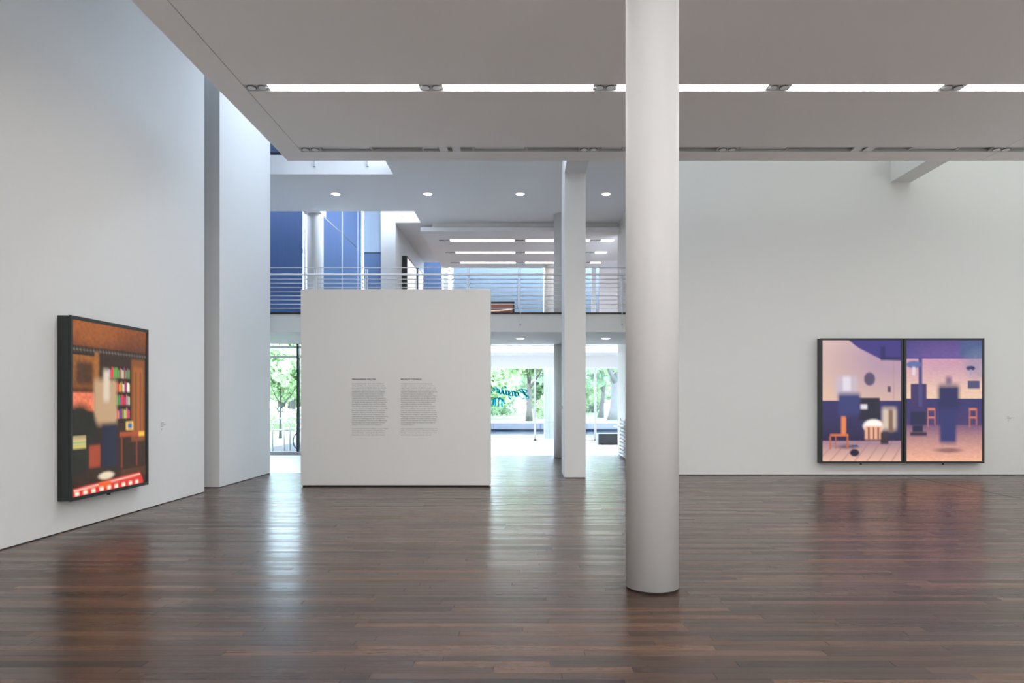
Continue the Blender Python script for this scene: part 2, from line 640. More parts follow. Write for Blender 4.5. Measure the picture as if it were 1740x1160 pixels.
light_line(*lines[1], SEAM, 'lit strip of white tubes nearest the unlit channel, crossing behind the round column')
for k, (c, h) in enumerate(lines[2:]):
    light_line(c, h, SEAM, ['lit strip of white tubes just above the top of the picture',
                            'lit strip of white tubes overhead before the camera',
                            'lit strip of white tubes overhead by the camera',
                            'first lit strip of white tubes behind the camera',
                            'second lit strip of white tubes behind the camera',
                            'third lit strip of white tubes behind the camera',
                            'last lit strip of white tubes behind the camera'][k], 'glowdim' if k < 4 else 'glowfar')
# the unlit channel along the rear edge
yc, h = lines[0]
t = thing('lighting_channel', 'unlit grey glazed light channel along the rear edge of the hung ceiling', 'ceiling light', (SEAM, yc, ZS))
box('channel_bed', SEAM, SX1, yc - h, yc + h, ZS + 0.05, ZS + 0.075, M['chan'], t)
for s in (-1, 1):
    box('edge_profile', SEAM, SX1, min(yc + s * h, yc + s * (h - 0.012)), max(yc + s * h, yc + s * (h - 0.012)), ZS + 0.003, ZS + 0.05, M['alu'], t)
for x in (-3.785, 0.95, 3.31, 7.97):
    spot_plate(t, x, yc, h - 0.012, ZS + 0.006, 0.35)
for x in (-1.42, -1.20, 5.63, 5.84):
    box('cover_plate', x, x + 0.14, yc - h + .012, yc + h - .012, ZS + 0.006, ZS + 0.03, M['white'], t)
for x in (-2.6, -1.72, -0.86, 0.05, 1.7, 2.5, 4.5, 6.6, 7.4):
    box('channel_joint', x, x + 0.035, yc - h + .012, yc + h - .012, ZS + 0.02, ZS + 0.05, M['plate'], t)
for x0, x1 in ((-3.4, -2.62), (-1.7, -1.45), (-0.8, 0.03), (1.35, 1.68), (3.7, 4.48), (6.65, 7.38)):
    box('unlit_tube', x0, x1, yc - 0.03, yc + 0.03, ZS + 0.025, ZS + 0.05, M['lens'], t)

# beams that carry the ceiling to the pillar and the back wall
ZB = 6.43
b1 = struct(box('ceiling_beam', 0.883, 1.333, 11.5, 14.40, ZB, 7.2, M['wall']))
b2 = struct(box('ceiling_beam', 8.08, 8.53, 11.5, YB, ZB, 7.2, M['wall']))
pil = thing('square_pillar', 'white square pillar carrying a beam, standing before the balcony', 'pillar', (1.108, 14.93, 0))
box('shaft', 0.883, 1.333, 14.40, 15.46, 0.012, 7.2, M['wall'], pil, bevel=0.006)
box('base_gap', 0.895, 1.32, 14.412, 15.45, 0.0, 0.012, M['gap'], pil)


def round_column(x, y, z0, z1, label, r=0.228):
    t = thing('round_column', label, 'column', (x, y, z0), 'round white columns')
    frustum('base_joint', x, y, z0, z0 + 0.018, r - 0.012, r - 0.012, M['gap'], t)
    frustum('shaft', x, y, z0 + 0.018, z1, r, r, M['wall'], t, n=72)
    return t


round_column(1.125, 5.93, 0, ZS, 'tall round white column standing nearest on the wooden floor')
round_column(1.125, 19.7, 0, 3.26, 'round white column under the balcony behind the square pillar')
round_column(1.125, 19.7, 3.73, 7.0, 'round white column on the balcony behind the square pillar')
round_column(-5.98, 19.7, 3.73, 7.0, 'round white column on the balcony in front of the blue glazing')
round_column(-5.98, 19.7, 0, 3.26, 'round white column under the balcony hidden behind the text wall')
round_column(1.07, 25.6, 3.73, 6.7, 'far round white column beside the light blue blind upstairs')

# ------------------------------------------------------------------ balcony, upper storey
bal = struct(boxes('floor_upper', [(-9.0, 2.91, 16.2, 19.5, 3.262, 3.69), (-6.6, 5.0, 19.5, 28.2, 3.50, 3.69),
                                   (-9.0, -6.6, 19.5, 20.8, 3.50, 3.69)], M['wall']))
box('wood_edge', -9.0, 2.91, 16.17, 16.42, 3.69, 3.73, M['balcwood'], bal)
box('floor_surface', -9.0, 2.91, 16.42, 20.75, 3.69, 3.73, M['stone'], bal)  # unseen from below; pale tone chosen to bounce light onto the ceiling
box('floor_surface', -6.6, 5.0, 20.75, 28.2, 3.69, 3.73, M['oak'], bal)  # unseen too; warm tone chosen to warm the light on the drop panel
box('ledge', -6.6, 2.91, 19.42, 19.5, 3.262, 3.52, M['ceil'], bal)
cu = struct(boxes('ceiling_gallery', [(-3.07, 2.91, 15.0, 26.4, 7.0, 7.46), (-9.0, -3.07, 16.18, 19.34, 7.0, 7.46),
                                      (-4.27, -3.07, 20.55, 26.4, 7.0, 7.9), (2.91, 5.0, 20.9, 26.4, 7.0, 7.46), (-6.24, -5.75, 19.34, 19.97, 7.0, 7.46)], M['ceil']))
box('dark_edge_beam', -9.0, -3.07, 16.18, 16.6, 7.46, 7.52, M['dkframe'], cu)  # dark horizontal beam below the blue glazing
box('drop_edge', -2.73, 2.88, 20.6, 25.8, 6.88, 7.0, M['ceil'], cu)
box('drop_panel', -3.05, 2.90, 20.4, 25.9, 6.70, 6.82, M['ceil'], cu)
box('drop_core', -2.6, 2.6, 20.9, 25.5, 6.82, 6.88, M['ceil'], cu)
struct(box('wall_pier', -4.27, -3.83, 20.55, 26.4, 3.73, 7.0, M['wall']))
struct(box('wall_gallery', 2.93, 5.0, 26.1, 26.3, 3.73, 7.0, M['gpink']))
struct(box('wall_gallery_side', 5.0, 5.2, 20.9, 28.3, 0.0, 7.46, M['gpink']))
# blue glazing of the storey above, seen through the gap
u = struct(box('window_8', -9.0, -3.1, 16.7, 16.75, 7.52, 10.3, M['blindM']))

for k, yl in enumerate((21.54, 23.28, 25.0)):
    t = thing('gallery_light', ['lit tube strip at the front of the upstairs ceiling panel', 'middle lit tube strip of the upstairs ceiling panel',
                                'lit tube strip farthest back on the upstairs ceiling panel'][k], 'ceiling light', (-2.64, yl, 6.7),
              'light strips of the upstairs gallery')
    x = -2.64
    while x < 2.8:
        w = 0.36
        spot_plate(t, x, yl, 0.10, 6.69, w)
        box('diffuser', x + w, min(x + LP, 2.86), yl - 0.09, yl + 0.09, 6.685, 6.699, M['glow2'], t)
        x += LP

XD = (-4.85, -2.46, -0.06, 2.17)
for i, x in enumerate(XD):
    for z, yy, nm in ((7.0, 17.72, 'upstairs'), (3.262, 17.8, 'under the balcony')):
        if nm != 'upstairs' and i < 2:
            continue
        where = ['above the blue glazing', 'above the white pier', 'next to the square pillar', 'between square pillar and side wall'][i]
        t = thing('downlight', 'small lit recessed ceiling spot %s, %s' % (nm, where), 'ceiling light', (x, yy, z), 'recessed downlights')
        frustum('trim_ring', x, yy, z - 0.008, z, 0.13, 0.135, M['white'], t, n=28)
        frustum('lens', x, yy, z - 0.012, z - 0.007, 0.105, 0.105, M['dl'], t, n=28)

for x, yy, z, w in ((-4.94, 16.12, 7.18, 'over the text wall'), (-3.68, 16.12, 7.18, 'near the end of the white well'), (-3.62, 20.49, 7.18, 'above the white pier')):
    t = thing('sprinkler', 'tiny white sprinkler head on the ceiling well %s' % w, 'sprinkler', (x, yy, z))
    box('stem', x - 0.012, x + 0.012, yy + 0.03, yy + 0.06, z, z + 0.24, M['alu'], t)
    tube('nozzle', [(x, yy + 0.045, z + 0.02), (x + 0.05, yy - 0.01, z - 0.02)], 0.014, M['alu'], t)

# ------------------------------------------------------------------ balcony railing
YR = 16.13
rt = thing('balcony_railing', 'white balcony railing of thin horizontal bars along the upper gallery', 'railing', (-3.0, YR, 3.2))
posts = [(px - 888) * 16.13 / 1160 for px in (450, 536.5, 623, 709.5, 796, 882.5, 969, 1055.5)]
posts = [posts[0] - 1.2027] + posts
for x in posts:
    for d in (-0.022, 0.022):
        box('post', x + d - 0.008, x + d + 0.008, YR - 0.03, YR + 0.02, 3.66 if d > 0 else 3.86, 4.74, M['rail'], rt)
    box('post_foot', x + 0.014, x + 0.03, YR - 0.03, YR + 0.06, 3.40, 3.68, M['rail'], rt)
    frustum('bolt', x + 0.022, YR - 0.02, 3.42, 3.44, 0.012, 0.012, M['dkframe'], rt, n=10)
XE0, XE1 = -8.9, 2.90
tube('top_bar', [(XE0, YR, 4.78), (XE1, YR, 4.78)], 0.011, M['rail'], rt)
tube('handrail', [(XE0, YR - 0.05, 4.605), (XE1, YR - 0.05, 4.605)], 0.026, M['rail'], rt, n=12)
spans = list(zip(posts[:-1], posts[1:])) + [(posts[-1], XE1 + 0.05)]
for a, b in spans:
    for k in range(8):
        z = 4.505 - k * 0.0985
        tube('bar', [(a + 0.035, YR, z), (b - 0.035, YR, z)], 0.0105, M['rail'], rt, n=6)
    tube('bar_stile', [(b - 0.05, YR, 3.80), (b - 0.05, YR, 4.515)], 0.007, M['rail'], rt, n=6)

# ------------------------------------------------------------------ glazing: lower foyer window (window_1)
def window(name, loc):
    o = bpy.data.objects.new(name, None)
    link(o, None, loc)
    o['kind'] = 'structure'
    return o


w1 = window('window_1', (-7.8, 20.85, 0))
YW = 20.80
for z0, z1 in ((0.0, 0.09), (2.94, 3.01), (3.24, 3.31), (3.42, 3.50)):
    box('rail', -9.0, -6.60, YW, YW + 0.08, z0, z1, M['white'], w1)
box('mullion', -6.875, -6.815, YW - 0.03, YW + 0.10, 0.09, 3.42, M['dkframe'], w1)
box('mullion', -8.3, -8.24, YW - 0.03, YW + 0.10, 0.09, 3.42, M['dkframe'], w1)
box('corner_post', -6.66, -6.58, YW, YW + 0.08, 0.0, 3.5, M['white'], w1)
for xa, xb in ((-9.0, -8.3), (-8.24, -6.875), (-6.815, -6.66)):
    for z0, z1 in ((0.09, 2.94), (3.01, 3.24), (3.31, 3.42)):
        box('pane', xa, xb, YW + 0.03, YW + 0.045, z0, z1, M['glass'], w1)
# upper end glazing with the dark blue blind
w2 = window('window_2', (-7.8, 20.85, 3.73))
box('rail', -9.0, -6.60, YW, YW + 0.08, 3.70, 3.78, M['white'], w2)
box('rail', -9.0, -6.60, YW, YW + 0.08, 7.70, 7.78, M['white'], w2)
box('rail', -9.0, -6.60, YW, YW + 0.08, 10.2, 10.35, M['white'], w2)
box('corner_post', -6.66, -6.61, YW, YW + 0.08, 3.78, 10.2, M['white'], w2)
box('pane', -9.0, -6.66, YW + 0.03, YW + 0.045, 3.78, 10.2, M['glass'], w2)
t = box('roller_blind', -9.0, -6.69, YW - 0.04, YW - 0.03, 3.80, 10.2, M['blindD'])
tag(t, 'dark blue roller blind at the end bay, next to the bright gap by the column', 'blind')

# side facade X = -6.65, upper part with blinds (window_3), lower part (window_4)
XF = -6.65
w3 = window('window_3', (XF, 24.5, 3.73))
ys = [20.88, 22.28, 24.95, 27.35, 28.25]
for yv in ys[1:4]:
    box('mullion', XF - 0.01, XF + 0.055, yv, yv + 0.06, 3.73, 10.2, M['alu'], w3)
for z0, z1 in ((3.70, 3.76), (10.2, 10.3)):
    box('rail', XF - 0.04, XF + 0.05, 20.88, 28.3, z0, z1, M['white'], w3)
for a, b in zip(ys[:-1], ys[1:]):
    box('pane', XF - 0.015, XF, a + 0.1, b, 3.76, 10.2, M['glass'], w3)
for z in (4.9, 6.3, 7.7):
    box('brace_bar', XF - 0.3, XF - 0.24, 20.9, 22.7, z, z + 0.12, M['alu'], w3)
blabs = ['blue blind right behind the balcony column', 'blue blind between the two thin mullions', 'narrow blue blind beside the bright vertical slit']
for i, (a, b) in enumerate(((22.35, 24.945), (25.015, 27.345), (27.415, 28.04))):
    t = thing('roller_blind', blabs[i], 'blind', (XF + 0.03, (a + b) / 2, 3.8))
    box('lower_cloth', XF + 0.02, XF + 0.03, a, b, 3.80, 7.74, M['blindM'], t)
    box('upper_cloth', XF + 0.02, XF + 0.03, a, b, 7.79, 10.17, M['blindM'], t)
    box('hem_bar', XF + 0.015, XF + 0.035, a, b, 7.74, 7.79, M['dkframe'], t)
w4 = window('window_4', (XF, 24.5, 0))
box('rail', XF - 0.04, XF + 0.05, 20.88, 28.3, 0.0, 0.09, M['white'], w4)
box('rail', XF - 0.04, XF + 0.05, 20.88, 28.3, 3.04, 3.5, M['white'], w4)
for yv in (22.7, 25.2, 27.4):
    box('mullion', XF - 0.04, XF + 0.05, yv, yv + 0.08, 0.09, 3.04, M['white'], w4)
for a, b in ((20.88, 22.7), (22.78, 25.2), (25.28, 27.4), (27.48, 28.25)):
    box('pane', XF - 0.015, XF, a, b, 0.09, 3.04, M['glass'], w4)

# rear facade Y = 28.3
YF = 28.3
w5 = window('window_5', (0, YF, 0))
box('bulkhead', -6.6, 5.0, YF - 0.05, YF + 0.15, 3.04, 3.70, M['wall'], w5)
box('head_rail', -6.6, 5.0, YF - 0.06, YF + 0.08, 2.98, 3.04, M['white'], w5)
box('sill_rail', -6.6, 5.0, YF - 0.08, YF + 0.08, 0.0, 0.07, M['white'], w5)
mx = (-6.6, -4.42, -1.95, 0.47, 2.97, 5.0)
for x in mx[:-1]:
    box('mullion', x, x + 0.085, YF - 0.08, YF + 0.06, -0.0, 3.0, M['alu'], w5)
for a, b in zip(mx[:-1], mx[1:]):
    box('pane', a + 0.085, b, YF - 0.01, YF + 0.005, 0.07, 2.98, M['glass'], w5)
w6 = window('window_6', (0, YF, 3.73))
mu = (-6.62, -5.9, -4.1, -3.35, -3.18, -2.9, 0.9, 3.6, 5.0)
for x in mu:
    box('mullion', x - 0.03, x + 0.03, YF - 0.02, YF + 0.08, 3.73, 10.2, M['alu'], w6)
box('rail', -6.6, 5.0, YF - 0.02, YF + 0.08, 3.70, 3.78, M['white'], w6)
box('rail', -6.6, 5.0, YF - 0.02, YF + 0.08, 10.2, 10.3, M['white'], w6)
for a, b in zip(mu[:-1], mu[1:]):
    box('pane', a + 0.03, b - 0.03, YF + 0.03, YF + 0.04, 3.78, 10.2, M['glass'], w6)
box('slanted_brace', -3.15, -2.92, YF + 0.3, YF + 0.36, 5.0, 5.06, M['alu'], w6)
t = thing('roller_blind', 'pale blue blind beside the white pier with a dark cross bar', 'blind', (-6.2, YF - 0.06, 3.8))
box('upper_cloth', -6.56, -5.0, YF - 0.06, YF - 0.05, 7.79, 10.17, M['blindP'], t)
box('lower_cloth', -6.56, -5.0, YF - 0.06, YF - 0.05, 3.8, 7.74, M['blindM'], t)
box('hem_bar', -6.56, -5.0, YF - 0.065, YF - 0.045, 7.74, 7.79, M['dkframe'], t)
for xa, xb, k, lab in ((-4.30, -3.36, 'blindM', 'deep blue blind seen between the white pier and the ceiling panel'),
                       (-2.86, 0.86, 'blindL', 'wide light blue blind behind the balcony railing'),
                       (0.93, 4.2, 'blindL', 'blue blind between the square pillar and the pinkish wall')):
    t = box('roller_blind', xa, xb, YF - 0.07, YF - 0.06, 3.8, 7.6, M[k])
    tag(t, lab, 'blind')
# slim white fin in front of the right blind, white pier in front of the gap
struct(box('trim_1', 2.66, 2.82, 26.2, 26.5, 3.73, 7.0, M['wall']))
struct(box('trim_2', -3.15, -2.97, 27.2, 27.4, 3.73, 7.0, M['wall']))
# lit ceiling panel of the garden lounge
t = thing('luminous_ceiling', 'long bright lit ceiling panel above the garden windows', 'ceiling light', (-1.0, 24.3, 3.5))
box('frame', -6.4, 4.9, 22.92, 25.8, 3.485, 3.50, M['white'], t)
box('diffuser', -6.35, 4.85, 22.98, 25.74, 3.478, 3.486, M['cove'], t)

# ------------------------------------------------------------------ text wall
TX0, TX1, TY, TH = -4.20, -0.613, 12.92, 3.742
tw = thing('text_wall', 'freestanding white partition with two columns of printed exhibition text', 'partition', ((TX0 + TX1) / 2, TY + 0.17, 0))
box('panel', TX0, TX1, TY, TY + 0.34, 0.03, TH, M['wall'], tw, bevel=0.006)
box('plinth', TX0 + 0.03, TX1 - 0.03, TY + 0.03, TY + 0.31, 0.0, 0.03, M['gap'], tw)


def text_mesh(name, body, size, x, y, z, m, parent, width=None, bold=0.0, spacing=1.0, rot='front'):
    c = bpy.data.curves.new(name, 'FONT')
    c.body = body
    c.size = size
    c.resolution_u = 2
    c.offset = bold
    c.space_character = spacing
    o = bpy.data.objects.new(name, c)
    COL.objects.link(o)
    bpy.context.view_layer.update()
    me = bpy.data.meshes.new_from_object(o.evaluated_get(bpy.context.evaluated_depsgraph_get()))
    bpy.data.objects.remove(o, do_unlink=True)
    n = len(me.vertices)
    co = np.empty(n * 3)
    me.vertices.foreach_get('co', co)
    co = co.reshape(-1, 3)
    s = 1.0
    if width:
        s = width / max(1e-6, co[:, 0].max())
    new = np.stack([co[:, 0] * s, np.zeros(n), co[:, 1]], 1)
    me.vertices.foreach_set('co', new.ravel())
    me.materials.clear()
    me.materials.append(m)
    me.update()
    return me, (x, y, z)


def join_text(name, parts, m, parent):
    """parts: list of (mesh, offset) -> one printed block"""
    V, F = [], []
    for me, off in parts:
        k = len(V)
        ox, oy, oz = off
        V += [(v.co.x + ox, oy, v.co.z + oz) for v in me.vertices]
        F += [tuple(i + k for i in p.vertices) for p in me.polygons]
        bpy.data.meshes.remove(me)
    return mesh_obj(name, V, F, m, parent)


def tpx(px):
    return (px - 888) * TY / 1160


def tpz(py):
    return EYE - (py - 682) * TY / 1160


GER = [("Der Antiquitätenhändler, der in seinem Trödelladen", 54), ("eindöst, der Maler, der in einem historischen Umfeld", 55.5),
       ("seinen gepolsterten als Modell aufbaut, der alternde", 58), ("TV-Entertainer: Gerade erheben uns diese Bilder, oft", 55),
       ("Assoziationen leiten sie uns Spuren und zu. Zugleich", 55.5), ("sind die von Rodney Graham verkörperten Charaktere", 54.5),
       ("durch geschichtliche Umstände gekennzeichnet. Der", 54), ("Leuchtturmwärter wird 1955, in einer Zeit dargestellt, in", 57.5),
       ("der die Automatisierung seinen Beruf überflüssig macht, in", 60.5), ("der Arbeit Canadian Humorist (2012) erscheint eine", 60),
       ("des bekannten kanadischen Autor und TV-Journalisten", 57), ("Pierre Berton ausgezeichnet als Fernsehpersönlichkeit,", 58.5),
       ("die einen klassischen Bildungsauftrag hat – in der heutigen", 61.5), ("Medienlandschaft kaum denkbar. Sie rufen zwischen", 56),
       ("Antiquitäten, Büchern, Instrumenten und Kunstwerken", 55.5), ("eingerichteten Räumen und ihrer vergangenen Zeit", 54.5),
       ("ausgestellte, der handwerklichen, altmodischen Kunst", 61.5), ("sowie wie ein Ausstellungsstück. Alle Charaktere von", 55.5),
       ("Grahams lebensgrosse Rückschau, in ihre Melancholie,", 59.5), ("Sprachlosigkeit und Ironie entsprechen sie dem", 56),
       ("Zeitgeist und sind trotzdem nicht Gegenwart.", 51), None,
       ("Lernen Sie in der interaktiven Installation in unserer Galerie", 61.5), ("im Untergeschoss einen weiteren von Rodney Grahams", 56),
       ("Art kennen kennen – und werden Sie selbst Teil eines", 56), ("Kunstwerkes, das Sie mit nach Hause nehmen können.", 56)]
FRA = [("L’antiquaire assoupi dans sa boutique, le gardien qui", 53), ("accomplit un dimanche son phare, devant sa barre le", 56),
       ("rugby français, l’animateur de télévision aimable : tous", 59), ("semblent appartenir à une société que quelque chose de", 59.5),
       ("disparaître. Simultanément, tous ces personnages incarnés", 61.5), ("par Rodney Graham sont marqués par des situations", 54),
       ("historiques. Le gardien de phare est représenté en 1955, à", 61), ("une époque où l’automatisation rend son métier superflu.", 59),
       ("Dans ce travail intitulé Canadian Humorist (2012), l’auteur", 59.5), ("prend pour thème, avec un clin d’œil, la célèbre auteur", 58),
       ("et journaliste de télévision canadien Pierre Berton,", 52.5), ("personnalité chargée d’une mission éducative classique,", 59),
       ("difficilement imaginable dans le paysage médiatique", 55), ("actuel. Les objets montrés environnement au milieu des ces", 59),
       ("antiquités, livres, instruments et curiosités, tel un métier", 61), ("figure désuète la nostalgie au regard d’un monde révolu", 61),
       ("marqué par la lenteur et les choses artisanales. Tous les", 61.5), ("personnages de Graham ont quelque chose d’un homme", 60),
       ("modeste. De leur mélancolie, leur stoïcisme et leur ironie à", 60), ("ils sont opposés à l’esprit du temps et sont en même de", 58),
       ("véritables disparus.", 23), None,
       ("Faites connaissance, dans l’installation interactive de notre", 62.5), ("galerie au sous-sol, avec la façon dont l’œuvre de Rodney", 61.5),
       ("Graham – et devenez vous-même partie constituante d’une", 61), ("œuvre d’art que vous pouvez remporter chez vous.", 52)]
for lang, px0, title, tw_px, tit_name in ((GER, 598, 'VERGANGENE WELTEN', 40.5, 0), (FRA, 681.3, 'MONDES DISPARUS', 35, 0)):
    me, off = text_mesh('title', title, 0.046, tpx(px0), TY - 0.002, tpz(645.6), None or M['title'], tw, width=tw_px * TY / 1160, bold=0.0012, spacing=1.15)
    join_text('text_title', [(me, off)], M['title'], tw)
    for nm, rng in (('text_paragraph', range(0, 21)), ('text_paragraph', range(22, 26))):
        parts = []
        for i in rng:
            s, w = lang[i]
            parts.append(text_mesh('line', s, 0.030, tpx(px0), TY - 0.002, tpz(652.6 + 3.473 * i), M['text'], tw, width=w * TY / 1160, bold=0.0003))
        join_text(nm, parts, M['text'], tw)

# ------------------------------------------------------------------ backlit pictures
NU, NV = 78, 116


class Canvas:
    def __init__(s, base):
        s.a = np.zeros((NV, NU, 3)) + np.array(lin(base))
        s.v, s.u = np.meshgrid(np.linspace(0, 1, NV), np.linspace(0, 1, NU), indexing='ij')

    def blend(s, w, c):
        w = np.clip(w, 0, 1)[..., None]
        s.a = s.a * (1 - w) + np.array(lin(c)) * w

    def rect(s, u0, v0, u1, v1, c, soft=0.012, alpha=1.0):
        w = np.clip((s.u - u0) / soft + .5, 0, 1) * np.clip((u1 - s.u) / soft + .5, 0, 1) \
            * np.clip((s.v - v0) / soft + .5, 0, 1) * np.clip((v1 - s.v) / soft + .5, 0, 1)
        s.blend(w * alpha, c)

    def oval(s, cu, cv, ru, rv, c, soft=0.15, alpha=1.0):
        d = np.sqrt(((s.u - cu) / ru) ** 2 + ((s.v - cv) / rv) ** 2)
        s.blend(np.clip((1 - d) / soft + .5, 0, 1) * alpha, c)

    def quad(s, pts, c, soft=0.012, alpha=1.0):
        w = np.ones_like(s.u)
        n = len(pts)
        for i in range(n):
            (x0, y0), (x1, y1) = pts[i], pts[(i + 1) % n]
            dx, dy = x1 - x0, y1 - y0
            L_ = math.hypot(dx, dy)
            d = ((s.u - x0) * -dy + (s.v - y0) * dx) / L_
            w = w * np.clip(d / soft + .5, 0, 1)
        s.blend(w * alpha, c)

    def grade(s, u0, v0, u1, v1, ca, cb, axis='v'):
        t = (s.v - v0) / (v1 - v0) if axis == 'v' else (s.u - u0) / (u1 - u0)
        t = np.clip(t, 0, 1)[..., None]
        col = np.array(lin(ca)) * (1 - t) + np.array(lin(cb)) * t
        msk = ((s.u >= u0) & (s.u <= u1) & (s.v >= v0) & (s.v <= v1))[..., None]
        s.a = np.where(msk, col, s.a)

    def noise(s, amt, su=1, sv=1, seed=1):
        r = np.random.default_rng(seed)
        n = r.random((max(1, NV // sv + 2), max(1, NU // su + 2)))
        n = np.repeat(np.repeat(n, sv, 0), su, 1)[:NV, :NU]
        s.a = s.a * (1 + amt * (n - .5))[..., None]


def study_picture():
    """stand-in: warm brown fields, rows of small bright blocks, one tan field over navy, red band below"""
    c = Canvas((44, 25, 14))
    c.grade(0, 0, 1, .145, (128, 66, 24), (84, 42, 18))
    c.oval(.25, .05, .35, .09, (160, 88, 34), .9, .6)
    c.rect(0, .145, 1, .185, (40, 26, 18))
    for k in range(26):
        c.oval(.02 + k * .04, .165, .012, .008, (120, 112, 104), .8, .7)
    c.grade(0, .20, .32, .385, (140, 84, 30), (112, 64, 22))
    c.rect(.05, .235, .24, .36, (70, 40, 16), .03)
    c.rect(.27, .17, .325, .40, (150, 92, 34))
    c.rect(0, .385, .30, .405, (86, 46, 18))
    c.rect(0, .41, .27, .52, (214, 112, 78))
    c.noise(.35, 2, 2, 3)
    # rows of small upright blocks
    c.rect(.44, .24, .76, .60, (38, 20, 12))
    cols = [(205, 60, 60), (235, 225, 205), (60, 80, 170), (225, 130, 50), (90, 150, 70), (180, 40, 50), (120, 170, 200), (230, 200, 110), (150, 60, 120)]
    r = random.Random(4)
    for rw in range(4):
        v1 = .315 + rw * .085
        uu = .45
        while uu < .745:
            w = r.uniform(.014, .026)
            hh = r.uniform(.048, .066)
            cc = (70, 150, 60) if (rw == 2 and uu < .6) else r.choice(cols)
            c.rect(uu, v1 - hh, min(uu + w, .75), v1, cc, .006)
            uu += w + .002
    c.rect(.77, .19, .975, .72, (120, 66, 22), .02)
    c.rect(.80, .24, .945, .68, (150, 86, 30), .02)
    c.rect(.83, .27, .85, .66, (110, 60, 20), .01)
    c.rect(.90, .27, .92, .66, (110, 60, 20), .01)
    # tan field, pale stripe, navy field
    c.rect(.26, .33, .56, .60, (178, 146, 112), .05)
    c.rect(.38, .27, .46, .46, (204, 188, 168), .04)
    c.rect(.36, .60, .56, .86, (22, 28, 54), .03)
    c.oval(.08, .68, .24, .20, (24, 27, 20), .25)
    c.rect(.0, .66, .16, .73, (190, 180, 120), .01)
    for k in range(5):
        c.rect(.0, .665 + k * .014, .16, .669 + k * .014, [(60, 60, 60), (200, 90, 120), (90, 160, 90), (60, 60, 60), (210, 180, 60)][k], .006)
    c.rect(.20, .72, .34, .85, (150, 62, 36), .02)
    c.rect(.60, .655, .97, .685, (156, 70, 40), .012)
    c.rect(.88, .66, .97, .69, (230, 180, 60), .012)
    c.rect(.69, .59, .80, .645, (222, 190, 90), .012)
    c.rect(.72, .60, .78, .635, (60, 90, 160), .012)
    c.rect(.62, .69, .64, .88, (120, 50, 30), .01)
    c.rect(.84, .69, .86, .88, (120, 50, 30), .01)
    c.grade(.62, .89, 1, .955, (74, 44, 22), (60, 34, 18))
    c.oval(.42, .91, .10, .022, (215, 200, 170), .5)
    c.quad([(0, .955), (.9, .925), (.94, .965), (.96, 1.01), (0, 1.01)], (205, 46, 34))
    c.quad([(.02, .962), (.9, .935), (.9, .943), (.02, .972)], (240, 190, 170), .008)
    c.rect(.32, .945, .48, .985, (224, 92, 36))
    for k in range(9):
        c.rect(.03 + k * .1, .975, .08 + k * .1, .998, (236, 220, 205), .008)
    return c.a


